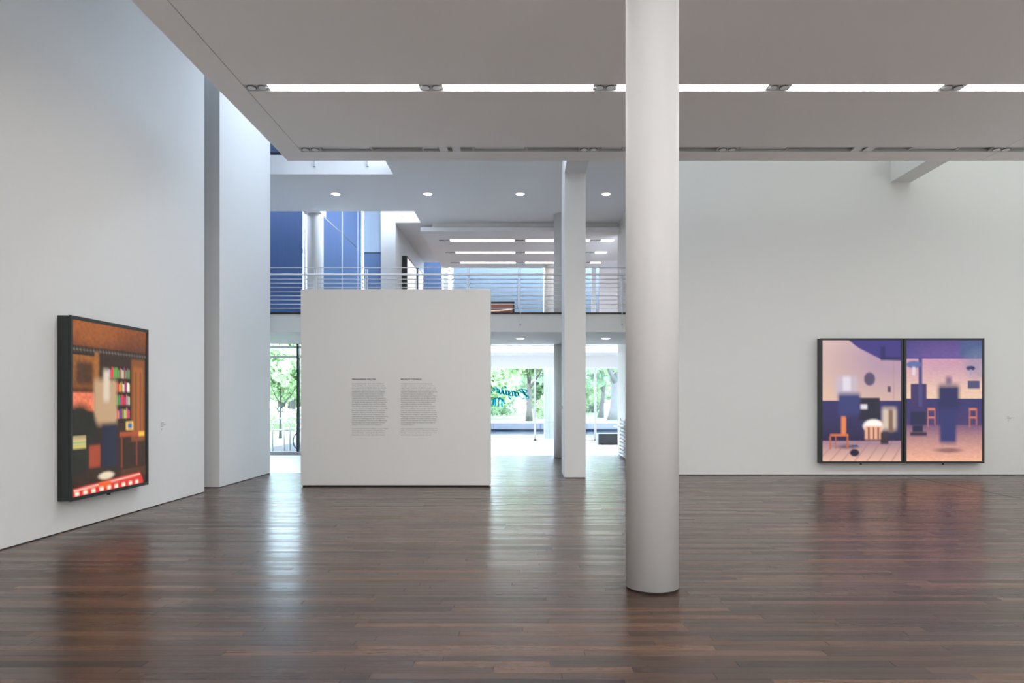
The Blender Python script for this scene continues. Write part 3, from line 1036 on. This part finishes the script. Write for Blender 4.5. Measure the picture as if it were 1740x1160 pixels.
def saloon_picture(which):
    """stand-ins: rosy wall field, indigo top and middle bands, pale board floor, a few plain dark and orange blocks"""
    c = Canvas((50, 42, 90))
    if which == 0:
        c.grade(0, 0, 1, .52, (206, 176, 164), (204, 170, 150))
        c.oval(.95, .15, .75, .28, (120, 92, 150), 1.2, .55)
        c.quad([(.30, -.02), (1.02, -.02), (1.02, .17), (.74, .155), (.45, .06)], (54, 44, 116))
        c.rect(.74, .05, .80, .16, (34, 30, 88)); c.rect(.74, .135, 1, .165, (34, 30, 88))
        c.rect(.90, .17, .91, .49, (160, 130, 130), .01)
        c.grade(0, .50, 1, .83, (40, 34, 92), (32, 26, 62))
        c.rect(.46, .475, .73, .66, (22, 20, 44), .01)
        c.rect(.48, .53, .57, .57, (206, 200, 206), .012)
        c.grade(0, .83, 1, 1, (140, 110, 128), (216, 170, 150))
        for k in range(9):
            c.quad([(-.1 + k * .16, 1.02), (.2 + k * .14, .82), (.206 + k * .14, .82), (-.085 + k * .16, 1.02)], (120, 84, 92), .01, .7)
        c.quad([(0, .79), (.35, .86), (1.0, .80), (1.0, .83), (.3, .90), (0, .86)], (52, 40, 78), .03, .8)
        # plain blocks in place of the sitters and furniture
        c.rect(.17, .30, .44, .46, (182, 166, 180), .05)
        c.rect(.26, .30, .36, .42, (206, 198, 208), .03)
        c.rect(.20, .44, .48, .62, (44, 50, 104), .05)
        c.oval(.60, .32, .07, .055, (78, 66, 96), .3)
        c.rect(.83, .38, .87, .43, (60, 50, 76), .01)
        c.rect(.10, .775, .33, .795, (196, 104, 60), .01)
        c.rect(.24, .63, .30, .78, (214, 120, 70), .02)
        for x in (.09, .16, .31):
            c.rect(x, .795, x + .018, .90, (180, 92, 54), .008)
        c.oval(.65, .71, .13, .055, (238, 228, 220), .3)
        c.rect(.54, .71, .76, .82, (216, 160, 130), .02)
        for x in (.58, .64, .70):
            c.rect(x, .72, x + .02, .82, (110, 60, 60), .008)
        c.rect(.76, .56, .94, .74, (196, 176, 160), .05)
        c.rect(.84, .57, .90, .76, (120, 88, 70), .03)
        c.rect(.74, .76, .84, .86, (48, 34, 48), .02)
        c.oval(.41, .93, .06, .03, (28, 26, 48), .3)
        c.oval(.41, .875, .05, .01, (70, 66, 96), .4)
    else:
        c.grade(0, 0, 1, .15, (50, 48, 112), (42, 54, 122))
        c.grade(0, .15, 1, .48, (196, 148, 160), (218, 184, 158))
        c.oval(.55, .17, .6, .16, (150, 100, 160), 1.2, .3)
        c.quad([(.72, 0), (1.01, 0), (1.01, .13), (.70, .14)], (60, 84, 124), .06, .8)
        c.oval(.98, .2, .2, .12, (110, 124, 150), .8, .5)
        c.grade(0, .48, 1, .70, (38, 40, 96), (62, 46, 96))
        c.grade(0, .70, 1, 1, (104, 70, 104), (226, 166, 140))
        c.noise(.14, 3, 1, 9)
        c.rect(.06, .36, .27, .56, (56, 40, 90), .01)
        c.rect(.16, .14, .21, .55, (66, 62, 116), .012)
        c.oval(.10, .20, .10, .03, (86, 98, 150), .3); c.rect(.08, .22, .12, .29, (206, 196, 206), .02)
        c.oval(.85, .23, .06, .02, (40, 42, 92), .3); c.rect(.835, .24, .865, .29, (150, 140, 160), .01)
        c.rect(.81, .335, .97, .40, (66, 68, 104), .008)
        c.rect(.05, .59, .26, .70, (24, 26, 64), .02); c.rect(.08, .70, .22, .76, (20, 22, 58), .02)
        c.rect(.05, .76, .27, .79, (20, 20, 52), .02)
        for x in (.28, .83):
            c.rect(x, .56, x + .10, .58, (196, 110, 84), .008); c.rect(x, .63, x + .10, .645, (196, 110, 84), .008)
            c.rect(x, .56, x + .014, .72, (186, 100, 76), .008); c.rect(x + .09, .56, x + .104, .70, (186, 100, 76), .008)
        # plain dark upright block in place of the dancer
        c.rect(.42, .37, .70, .58, (30, 32, 82), .06)
        c.rect(.44, .57, .66, .85, (38, 42, 98), .05)
        c.rect(.52, .30, .60, .37, (120, 96, 120), .04)
        c.oval(.56, .91, .17, .02, (96, 60, 76), .8, .7)
    return c.a


def small_picture(kind):
    if kind == 'sky':
        c = Canvas((226, 214, 214))
        c.grade(0, .0, 1, .6, (226, 210, 200), (220, 210, 216))
        c.rect(.0, .5, .75, 1, (110, 156, 206), .02)
        c.quad([(.35, .45), (1.0, .95), (1.0, 1.02), (.3, .5)], (238, 236, 240), .03)
    elif kind == 'rose':
        c = Canvas((218, 196, 190))
        c.rect(0, .8, 1, 1, (40, 34, 34))
    else:
        c = Canvas((44, 28, 34))
        c.grade(0, 0, 1, .4, (118, 82, 74), (84, 58, 60))
        c.rect(0, .42, 1, .55, (40, 28, 40))
        for a, b in ((.16, .27), (.40, .48)):
            for k in range(12):
                uu = k / 12
                vv = a + (b - a) * 4 * uu * (1 - uu) * .6
                c.oval(uu, vv, .07, .016, (226, 206, 196), .5)
        c.rect(.05, .62, .72, .66, (206, 180, 166)); c.rect(.05, .62, .08, 1, (206, 180, 166)); c.rect(.69, .62, .72, 1, (206, 180, 166))
        c.oval(.36, .86, .22, .14, (240, 190, 130), .6)
    return c.a


def lightbox(label, group, origin, ux, nrm, w, h, d, z0, img, ft=0.045, latch=True):
    """ux: unit vector along the picture (viewer's left to right), nrm: unit vector off the wall; origin: wall point at the left bottom"""
    O = Vector(origin); ux = Vector(ux); nrm = Vector(nrm); uz = Vector((0, 0, 1))

    def P(u, n, z):
        return O + ux * u + nrm * n + uz * (z0 + z)
    t = thing('lightbox', label, 'lightbox', tuple(P(w / 2, 0, 0)), group)

    def pbox(name, u0, u1, n0, n1, za, zb, m):
        V = [P(u, n, z) for z in (za, zb) for (u, n) in ((u0, n1), (u1, n1), (u1, n0), (u0, n0))]
        return mesh_obj(name, V, BF, m, t)
    pbox('housing', 0.004, w - 0.004, 0.0, d - 0.028, 0.004, h - 0.004, M['black'])
    pbox('frame_side', 0, ft, d - 0.022, d, 0, h, M['black'])
    pbox('frame_side', w - ft, w, d - 0.022, d, 0, h, M['black'])
    pbox('frame_top', ft, w - ft, d - 0.022, d, h - ft, h, M['black'])
    pbox('frame_bottom', ft, w - ft, d - 0.022, d, 0, ft, M['black'])
    pbox('frame_joint', 0.01, w - 0.01, d - 0.03, d - 0.02, 0.01, h - 0.01, M['gap'])
    if latch:
        pbox('latch', w * .5, w * .5 + .02, d - .09, d - .05, -.035, .004, M['black'])
    V, F = [], []
    for j in range(NV):
        for i in range(NU):
            V.append(P(ft + (w - 2 * ft) * i / (NU - 1), d - 0.012, h - ft - (h - 2 * ft) * j / (NV - 1)))
    for j in range(NV - 1):
        for i in range(NU - 1):
            k = j * NU + i
            F.append((k, k + NU, k + NU + 1, k + 1))
    o = mesh_obj('picture', V, F, M['print'], t)
    at = o.data.attributes.new('ink', 'FLOAT_COLOR', 'POINT')
    col = np.ones((NV * NU, 4))
    col[:, :3] = np.clip(img.reshape(-1, 3), 0, 1)
    at.data.foreach_set('color', col.ravel())
    return t


lightbox('black lightbox showing a dark brown picture with book rows and a red band', None,
         (XL, 8.315, 0), (0, 1, 0), (1, 0, 0), 1.735, 2.275, 0.165, 0.395, study_picture())
lightbox('black lightbox with rosy and indigo picture, half of the pair nearer the column', 'pair of lightboxes on the back wall',
         (6.468, YB, 0), (1, 0, 0), (0, -1, 0), 1.80, 2.715, 0.18, 0.275, saloon_picture(0))
lightbox('black lightbox with rosy and indigo picture, half of the pair beside the label', 'pair of lightboxes on the back wall',
         (8.292, YB, 0), (1, 0, 0), (0, -1, 0), 1.735, 2.715, 0.18, 0.275, saloon_picture(1))
lightbox('black lightbox with a pale and blue picture upstairs on the white pier', 'lightboxes upstairs', (-3.83, 21.7, 0), (0, 1, 0), (1, 0, 0), 1.95, 2.2, 0.16, 4.05,
         small_picture('sky'), latch=False)
lightbox('black lightbox with a pale rose picture behind the blue and white one', 'lightboxes upstairs', (-3.83, 24.35, 0), (0, 1, 0), (1, 0, 0), 1.3, 1.75, 0.12, 4.65,
         small_picture('rose'), latch=False)
lightbox('dark framed picture with white garlands low before the light blue blind', None, (-2.2, 26.25, 0), (1, 0, 0), (0, -1, 0), 1.89, 1.4, 0.10, 4.04,
         small_picture('stage'), ft=0.06, latch=False)
struct(box('trim_3', -2.0, -0.55, 26.25, 26.35, 3.73, 5.40, M['wall']))


def wall_label(label, pts_fn, rows):
    O = pts_fn(0, 0, 0)
    t = thing('wall_label', label, 'label', tuple(O))
    V = [pts_fn(u, n, z) for z in (-0.19, 0.03) for (u, n) in ((-0.03, 0.002), (0.2, 0.002), (0.2, 0), (-0.03, 0))]
    mesh_obj('card', V, BF, M['wall'], t)
    for z, u0, u1, hh, m in rows:
        V = [pts_fn(u, n, zz) for zz in (z - hh, z) for (u, n) in ((u0, 0.0035), (u1, 0.0035), (u1, 0.0015), (u0, 0.0015))]
        mesh_obj('print_line', V, BF, m, t)


M['lab'] = mat('label_print', (0.42, 0.43, 0.43), 0.8)
M['lab2'] = mat('label_symbol', (0.30, 0.31, 0.31), 0.8)
yl = 1160 * 5.67 / (888 - 273)
rows = [(0, 0, .09, .014, M['lab']), (-.032, 0, .14, .014, M['lab']), (-.058, 0, .075, .014, M['lab']), (-.098, .012, .034, .018, M['lab2'])]
zl = EYE - (717.5 - 682) * yl / 1160
wall_label('tiny grey text label beside the brown lightbox', lambda u, n, z: Vector((XL + n, yl + u, zl + z)), rows)
xl = (1711 - 888) * 15 / 1160
zl2 = EYE - (707 - 682) * 15 / 1160
wall_label('tiny grey text label beside the rosy pair of lightboxes', lambda u, n, z: Vector((xl + u, YB - n, zl2 + z)),
           [(0, 0, .045, .012, M['lab']), (-.028, 0, .155, .012, M['lab']), (-.05, 0, .09, .012, M['lab']), (-.09, .02, .04, .016, M['lab2'])])

# ------------------------------------------------------------------ garden lounge things
bn = thing('bench', 'low black upholstered bench by the garden window', 'bench', (3.7, 25.85, 0))
box('seat', 2.84, 4.6, 25.5, 26.2, 0.03, 0.41, M['bench'], bn, bevel=0.015)
box('end_panel', 2.80, 2.838, 25.5, 26.2, 0.0, 0.41, M['benchside'], bn)
box('foot', 2.95, 3.05, 25.6, 26.1, 0.0, 0.03, M['gap'], bn)
box('foot', 4.4, 4.5, 25.6, 26.1, 0.0, 0.03, M['gap'], bn)

st = thing('slatted_railing', 'white slatted wall railing with a small shelf by the lounge passage', 'rack', (2.87, 19.6, 0))  # railing panel of horizontal bars, standing off the wall
for k in range(10):
    z = 0.06 + k * 0.105
    box('slat', 2.83, 2.885, 19.15, 20.3, z, z + 0.055, M['white'], st)
for yv in (19.2, 20.2):
    box('upright', 2.885, 2.91, yv, yv + 0.05, 0.0, 1.12, M['white'], st)
box('shelf', 2.74, 2.91, 19.1, 20.6, 0.855, 0.895, M['white'], st)
tk = box('key_switch', 0.86, 0.883, 15.0, 15.06, 1.45, 1.53, M['alu'], None, bevel=0.004)
tag(tk, 'tiny grey switch on the side of the square pillar', 'switch')

# turquoise script on the garden window, applied outside so that it reads backwards in here
wlt = thing('window_lettering', 'turquoise handwritten greeting on the garden window, seen from behind', 'lettering', (-0.5, 28.29, 1.3))
GY = YF - 0.016


def gp(cx, cy):
    return ((830 + cx / 9.67 - 888) * GY / 1160, GY, EYE - (640 + cy / 9.67 - 682) * GY / 1160)


LET = [('letter_b', [[(480, 228), (498, 210), (548, 205), (608, 214), (636, 240), (612, 258), (560, 246)],
                     [(498, 208), (535, 245), (590, 288), (642, 312), (662, 340), (640, 364), (590, 360), (536, 335), (500, 298), (490, 262)],
                     [(548, 208), (585, 262), (632, 335)]]),
       ('letter_o', [[(466, 250), (488, 275), (490, 310), (468, 330), (450, 310), (446, 275), (466, 250)], [(466, 250), (446, 256), (436, 250)]]),
       ('letter_n', [[(436, 238), (428, 275), (438, 316)], [(430, 262), (408, 234), (394, 246), (396, 290), (402, 318)]]),
       ('letter_j', [[(378, 232), (360, 268), (338, 300), (340, 340), (376, 374)], [(344, 226), (338, 300)], [(396, 300), (372, 318), (352, 296)]]),
       ('letter_o', [[(312, 224), (332, 250), (330, 285), (310, 300), (296, 280), (296, 246), (312, 224)]]),
       ('letter_u', [[(286, 208), (284, 262), (264, 292), (246, 270), (240, 216)], [(242, 240), (238, 280), (228, 286)], [(290, 188), (276, 158)]]),
       ('letter_u', [[(218, 186), (220, 250), (204, 286), (184, 262), (176, 196)], [(178, 230), (172, 262), (158, 272)]]),
       ('letter_r', [[(160, 190), (150, 225), (152, 268)], [(150, 215), (128, 176), (112, 168)], [(112, 168), (84, 184), (98, 208), (92, 240), (74, 248)]]),
       ('comma', [[(62, 236), (48, 244), (58, 268)]]),
       ('letter_m', [[(286, 436), (262, 434), (244, 396), (222, 366), (218, 430), (224, 500)], [(216, 372), (186, 344), (172, 350), (166, 420), (164, 490)],
                     [(168, 356), (140, 344), (122, 356), (114, 420), (114, 482)], [(120, 356), (100, 350), (92, 400), (84, 466)]]),
       ('letter_o', [[(72, 368), (78, 410), (62, 460), (44, 470), (34, 430), (44, 385), (62, 368)]])]
for nm, strokes in LET:
    V, F = [], []
    for stc in strokes:
        # smooth the stroke with Catmull-Rom, then sweep a slanted nib
        P = [np.array(p, float) for p in stc]
        Q = []
        for i in range(len(P) - 1):
            p0, p1, p2, p3 = P[max(i - 1, 0)], P[i], P[i + 1], P[min(i + 2, len(P) - 1)]
            for tt in np.linspace(0, 1, 5)[:-1]:
                Q.append(.5 * (2 * p1 + (p2 - p0) * tt + (2 * p0 - 5 * p1 + 4 * p2 - p3) * tt ** 2 + (3 * p1 - p0 - 3 * p2 + p3) * tt ** 3))
        Q.append(P[-1])
        nib = np.array([8.0, -3.0])
        k = len(V)
        for i, q in enumerate(Q):
            tdir = Q[min(i + 1, len(Q) - 1)] - Q[max(i - 1, 0)]
            tdir = tdir / (np.linalg.norm(tdir) + 1e-9)
            nn = np.array([-tdir[1], tdir[0]])
            off = nib * (1 if nn @ nib >= 0 else -1) + nn * 3.2
            for s in (-1, 1):
                V.append(gp(*(q + s * off)))
        for i in range(len(Q) - 1):
            a = k + 2 * i
            F.append((a, a + 1, a + 3, a + 2))
    mesh_obj(nm, V, F, M['turq'], wlt)

# ------------------------------------------------------------------ outside
gr = struct(box('ground_terrace', -9.0, 40.0, 28.45, 38.0, -0.25, -0.02, M['gap']))
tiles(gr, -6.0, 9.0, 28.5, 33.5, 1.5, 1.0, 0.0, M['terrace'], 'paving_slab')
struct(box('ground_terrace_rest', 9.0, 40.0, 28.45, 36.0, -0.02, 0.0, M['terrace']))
struct(box('ground_dark_strip', -9.0, 9.0, 33.5, 38.0, -0.02, -0.005, M['darkstrip']))  # dark glossy strip along the foot of the garden wall
lw = thing('garden_wall', 'low pale stone wall along the lawn outside the garden windows', 'wall', (0, 38.2, 0))
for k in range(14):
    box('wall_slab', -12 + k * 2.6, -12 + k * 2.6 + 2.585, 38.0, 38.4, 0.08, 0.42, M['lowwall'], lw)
box('footing', -12, 24.4, 38.06, 38.4, -0.05, 0.08, M['darkstrip'], lw)
struct(box('ground_lawn', -60, 60, 38.4, 120, -0.2, 0.36, M['lawn']))
struct(box('ground_forecourt', -40, -6.75, 20.95, 38.4, -0.25, -0.05, M['lawn']))
pr = thing('stone_pier', 'white stone clad pier standing outside the garden window', 'pier', (1.12, 29.2, 0))
for k in range(6):
    z = -0.02 + k * 0.777
    box('stone_panel', 0.92, 1.14, 28.95, 29.5, z, z + 0.77, M['stonepanel'], pr)
    box('stone_panel', 1.147, 1.36, 28.95, 29.5, z, z + 0.77, M['stonepanel'], pr)


def foliage_geo(blobs, n, size, rng):
    """blobs: (cx,cy,cz,rx,ry,rz); leaves as single quads scattered in shells"""
    vol = np.array([b[3] * b[4] * b[5] for b in blobs])
    pick = rng.choice(len(blobs), n, p=vol / vol.sum())
    B = np.array(blobs)[pick]
    d = rng.normal(size=(n, 3))
    d /= np.linalg.norm(d, axis=1)[:, None]
    r = rng.uniform(0.55, 1.05, n) ** 0.6
    C = B[:, :3] + d * B[:, 3:] * r[:, None]
    a = rng.normal(size=(n, 3)); a /= np.linalg.norm(a, axis=1)[:, None]
    b = np.cross(a, rng.normal(size=(n, 3))); b /= np.linalg.norm(b, axis=1)[:, None]
    s = size * rng.uniform(0.6, 1.3, n)[:, None]
    V = np.stack([C - a * s, C + b * s * .55, C + a * s, C - b * s * .55], 1).reshape(-1, 3)
    return V


def tree(label, x, y, z0, h, blobs, nleaf, size, leaf, r0=0.2, bark='bark', branches=5, lean=0.0):
    t = thing('tree', label, 'tree', (x, y, z0), 'trees in the garden')
    rng = np.random.default_rng(int(abs(x * 100 + y * 10)))
    segs = [([(x + lean * s * h, y, z0 + h * s) for s in np.linspace(0, 1, 6)], [r0 * (1.25 if s == 0 else 1 - .5 * s) for s in np.linspace(0, 1, 6)])]
    for k in range(branches):
        a = rng.uniform(0, 6.28)
        s = rng.uniform(.5, .95)
        b0 = Vector((x + lean * s * h, y, z0 + h * s))
        L_ = rng.uniform(.35, .6) * h
        b1 = b0 + Vector((math.cos(a) * L_ * .5, math.sin(a) * L_ * .5, L_ * .45))
        b2 = b1 + Vector((math.cos(a) * L_ * .35, math.sin(a) * L_ * .35, L_ * .5))
        segs.append(([b0, b1, b2], [r0 * .42, r0 * .3, r0 * .12]))
    tubes('trunk', segs, M[bark], t, n=9)
    V = foliage_geo(blobs, int(nleaf * 1.35), size * 1.2, rng)
    me = bpy.data.meshes.new('foliage')
    n = len(V) // 4
    og = np.array([x, y, z0])
    me.from_pydata((V - og).tolist(), [], np.arange(n * 4).reshape(-1, 4).tolist())
    me.materials.append(M[leaf])
    o = bpy.data.objects.new('foliage', me)
    link(o, t, (x, y, z0))
    return t


def crown(cx, cy, cz, r, n, rng, flat=.8):
    out = []
    for k in range(n):
        d = rng.normal(size=3); d /= np.linalg.norm(d)
        q = r * rng.uniform(.2, .75)
        out.append((cx + d[0] * q, cy + d[1] * q, cz + d[2] * q * flat, r * .5, r * .5, r * .42))
    return out


rg = np.random.default_rng(11)
tree('big tree with a thick pale trunk on the lawn beyond the bench', 6.35, 46.5, 0.36, 3.4, crown(6.4, 46.6, 4.9, 2.5, 16, rg), 3600, 0.17, 'leafC', 0.48, 'bark2', 6, 0.01)
tree('dark forked tree beside the thick pale trunk', 6.0, 52.6, 0.36, 2.8, crown(5.8, 52.8, 4.2, 2.3, 14, rg), 3200, 0.17, 'leafB', 0.22, 'bark', 6, 0.12)
tree('tree with a slim straight trunk behind the greeting letters', 0.42, 44.0, 0.36, 4.0, crown(0.4, 44.2, 4.5, 2.0, 14, rg), 3000, 0.16, 'leafA', 0.20, 'bark', 4)
tree('bushy bright tree behind the greeting at the edge of the text wall', -2.6, 50.0, 0.36, 2.2, crown(-2.8, 50, 2.9, 2.7, 18, rg), 4200, 0.18, 'leafC', 0.2, 'bark', 5)
tree('broad leafy tree behind the middle garden window', 2.6, 60.4, 0.36, 2.2, crown(2.6, 60.4, 3.4, 3.3, 18, rg), 4600, 0.2, 'leafB', 0.25, 'bark', 5)
tree('leafy tree in the far garden behind the white pier', 11.4, 60.0, 0.36, 2.4, crown(11.4, 60, 3.6, 3.3, 18, rg), 4600, 0.2, 'leafB', 0.25, 'bark', 5)
tree('bright tree closing the far lawn', 5.6, 70.0, 0.36, 2.4, crown(5.6, 70, 4.2, 4.2, 18, rg), 4600, 0.22, 'leafA', 0.25, 'bark', 5)
tree('far bright tree behind the letters', -5.0, 70.0, 0.36, 2.4, crown(-4.8, 70, 4.2, 4.2, 18, rg), 4600, 0.22, 'leafA', 0.25, 'bark', 5)
tree('young slim tree behind the white bicycle hoops', -11.0, 31.0, -0.05, 2.3, crown(-10.9, 31.2, 3.1, 1.5, 12, rg), 2400, 0.13, 'leafC', 0.06, 'bark', 6)
tree('broad tree in the background beyond the bicycle hoops', -15.5, 46.0, -0.05, 3.0, crown(-15.5, 46, 4.0, 3.0, 16, rg), 3800, 0.18, 'leafA', 0.25, 'bark', 5)
tree('pale far tree beyond the bicycle hoops', -23.5, 66.0, 0.3, 3.0, crown(-23.5, 66, 5.0, 4.4, 16, rg), 3800, 0.22, 'leafC', 0.25, 'bark', 5)
tree('dense far tree beside the dark mullion', -19.5, 55.5, 0.3, 3.0, crown(-19.3, 55.5, 3.8, 3.2, 16, rg), 3800, 0.2, 'leafB', 0.25, 'bark', 5)

for i, x in enumerate((-14.5, -3.2, 8.1, 19.4)):
    tree(['tall background tree at the far end, hidden by the text wall', 'tall background tree closing the view behind the greeting letters',
          'tall background tree closing the view behind the square pillar', 'tall background tree at the far end beyond the side wall'][i],
         x, 86.0, 0.36, 2.6, crown(x, 86, 4.6, 4.3, 22, rg), 5200, 0.34, ('leafB', 'leafA', 'leafB', 'leafA')[i], 0.3, 'bark', 5)
tree('tall background tree far beyond the foyer window', -28.0, 82.0, 0.3, 3.0, crown(-28, 82, 5.0, 4.6, 22, rg), 5200, 0.34, 'leafA', 0.3, 'bark', 5)

# shrubs along the far edge of the lawn
def shrub(label, x, y, z0, r, hh, leaf, size=.12, n=1500):
    t = thing('shrub', label, 'shrub', (x, y, z0), 'shrubs along the lawn')
    rng = np.random.default_rng(int(abs(x * 77 + y)))
    tubes('stem', [([(x, y, z0), (x + dx, y, z0 + hh * .6)], [.05, .02]) for dx in (-.3, 0, .3)], M['bark'], t, n=5)
    V = foliage_geo([(x + rng.uniform(-r, r) * .6, y + rng.uniform(-.4, .4), z0 + hh * rng.uniform(.35, .6), r * .6, r * .6, hh * .45) for _ in range(6)], n, size, rng)
    me = bpy.data.meshes.new('foliage')
    k = len(V) // 4
    me.from_pydata((V - np.array([x, y, z0])).tolist(), [], np.arange(k * 4).reshape(-1, 4).tolist())
    me.materials.append(M[leaf])
    link(bpy.data.objects.new('foliage', me), t, (x, y, z0))


for i, (x, y, r, hh, leaf, lab) in enumerate(((-3.4, 56.6, 1.4, 2.2, 'leafB', 'low dark shrub behind the lawn at the text wall'),
                                              (-1.9, 62.5, 1.6, 2.6, 'leafB', 'low shrub under the greeting letters'),
                                              (2.0, 51.0, 1.2, 1.9, 'leafA', 'low shrub behind the slim trunk'),
                                              (3.0, 48.2, 1.0, 1.4, 'leafB', 'low dark shrub beside the thick pale trunk'),
                                              (10.2, 53.0, 1.2, 2.0, 'leafA', 'far shrub beyond the thick pale trunk'),
                                              (14.5, 68, 2.2, 2.6, 'leafA', 'far shrub at the end of the lawn'),
                                              (-13.4, 40, 1.6, 1.3, 'leafC', 'pale low shrub behind the bicycle hoops'),
                                              (-15.6, 41, 1.6, 1.3, 'leafC', 'pale low shrub at the edge of the foyer window'))):
    shrub(lab, x, y, 0.3 if y > 42 else -0.05, r, hh, leaf)


for i in range(6):
    shrub(['tall hedge bush hidden behind the text wall', 'tall hedge bush at the edge of the text wall', 'tall hedge bush below the greeting letters',
           'tall hedge bush behind the slim trunk', 'tall hedge bush behind the square pillar', 'tall hedge bush behind the thick pale trunk'][i],
          -9.0 + i * 5.5, 77.2, 0.3, 2.0, 5.4, ('leafA', 'leafB')[i % 2], 0.27, 3000)


# bicycle hoops and a bicycle outside the foyer window
def hoop(label, xa, xb, y, ztop, zbar):
    t = thing('bicycle_hoop', label, 'bicycle rack', ((xa + xb) / 2, y, -0.05), 'white bicycle hoops')
    r = (xb - xa) / 2
    zc = ztop - r
    pts = [(xa, y, -0.05), (xa, y, zc)] + [((xa + xb) / 2 - r * math.cos(a), y, zc + r * math.sin(a)) for a in np.linspace(0.2, math.pi - 0.2, 11)] + [(xb, y, zc), (xb, y, -0.05)]
    tube('hoop', pts, 0.03, M['rail'], t, n=8)
    tube('cross_bar', [(xa, y, zbar), (xb, y, zbar)], 0.022, M['rail'], t, n=8)


hoop('white bicycle hoop standing foremost outside the foyer window', -8.06, -7.50, 22.0, 1.07, 0.70)
hoop('white bicycle hoop behind the foremost one', -7.90, -7.32, 22.6, 1.11, 0.72)
hoop('white bicycle hoop beside the dark mullion', -7.58, -6.98, 22.9, 1.10, 0.72)

bk = thing('bicycle', 'dark bicycle leaning at the white hoops, one wheel showing', 'bicycle', (-7.0, 22.75, -0.05))
for cx in (-7.32, -6.95 + 0.66):
    zc = 0.30
    ring = [(cx + .33 * math.cos(a), 22.75, zc + .33 * math.sin(a)) for a in np.linspace(0, 2 * math.pi, 37)[:-1]]
    wv = tube('wheel', ring, 0.022, M['rubber'], bk, n=6, closed=True)
    for k in range(8):
        a = k * math.pi / 8
        tube('spoke', [(cx - .31 * math.cos(a), 22.75, zc - .31 * math.sin(a)), (cx + .31 * math.cos(a), 22.75, zc + .31 * math.sin(a))], 0.003, M['alu'], wv, n=4)
tubes('frame', [([(-7.32, 22.75, .30), (-7.18, 22.75, .72)], .014), ([(-7.18, 22.75, .70), (-6.78, 22.75, .70)], .016), ([(-7.18, 22.75, .66), (-6.80, 22.75, .28)], .016),
                ([(-6.80, 22.75, .28), (-6.78, 22.75, .82)], .014), ([(-6.80, 22.75, .28), (-6.29, 22.75, .30)], .012), ([(-6.78, 22.75, .68), (-6.29, 22.75, .30)], .012)], M['dkframe'], bk)
tube('handlebar', [(-7.2, 22.5, .9), (-7.16, 22.62, .92), (-7.16, 22.88, .92), (-7.2, 23.0, .9)], .013, M['dkframe'], bk)
box('saddle', -6.9, -6.64, 22.69, 22.81, .82, .88, M['rubber'], bk, bevel=.02)
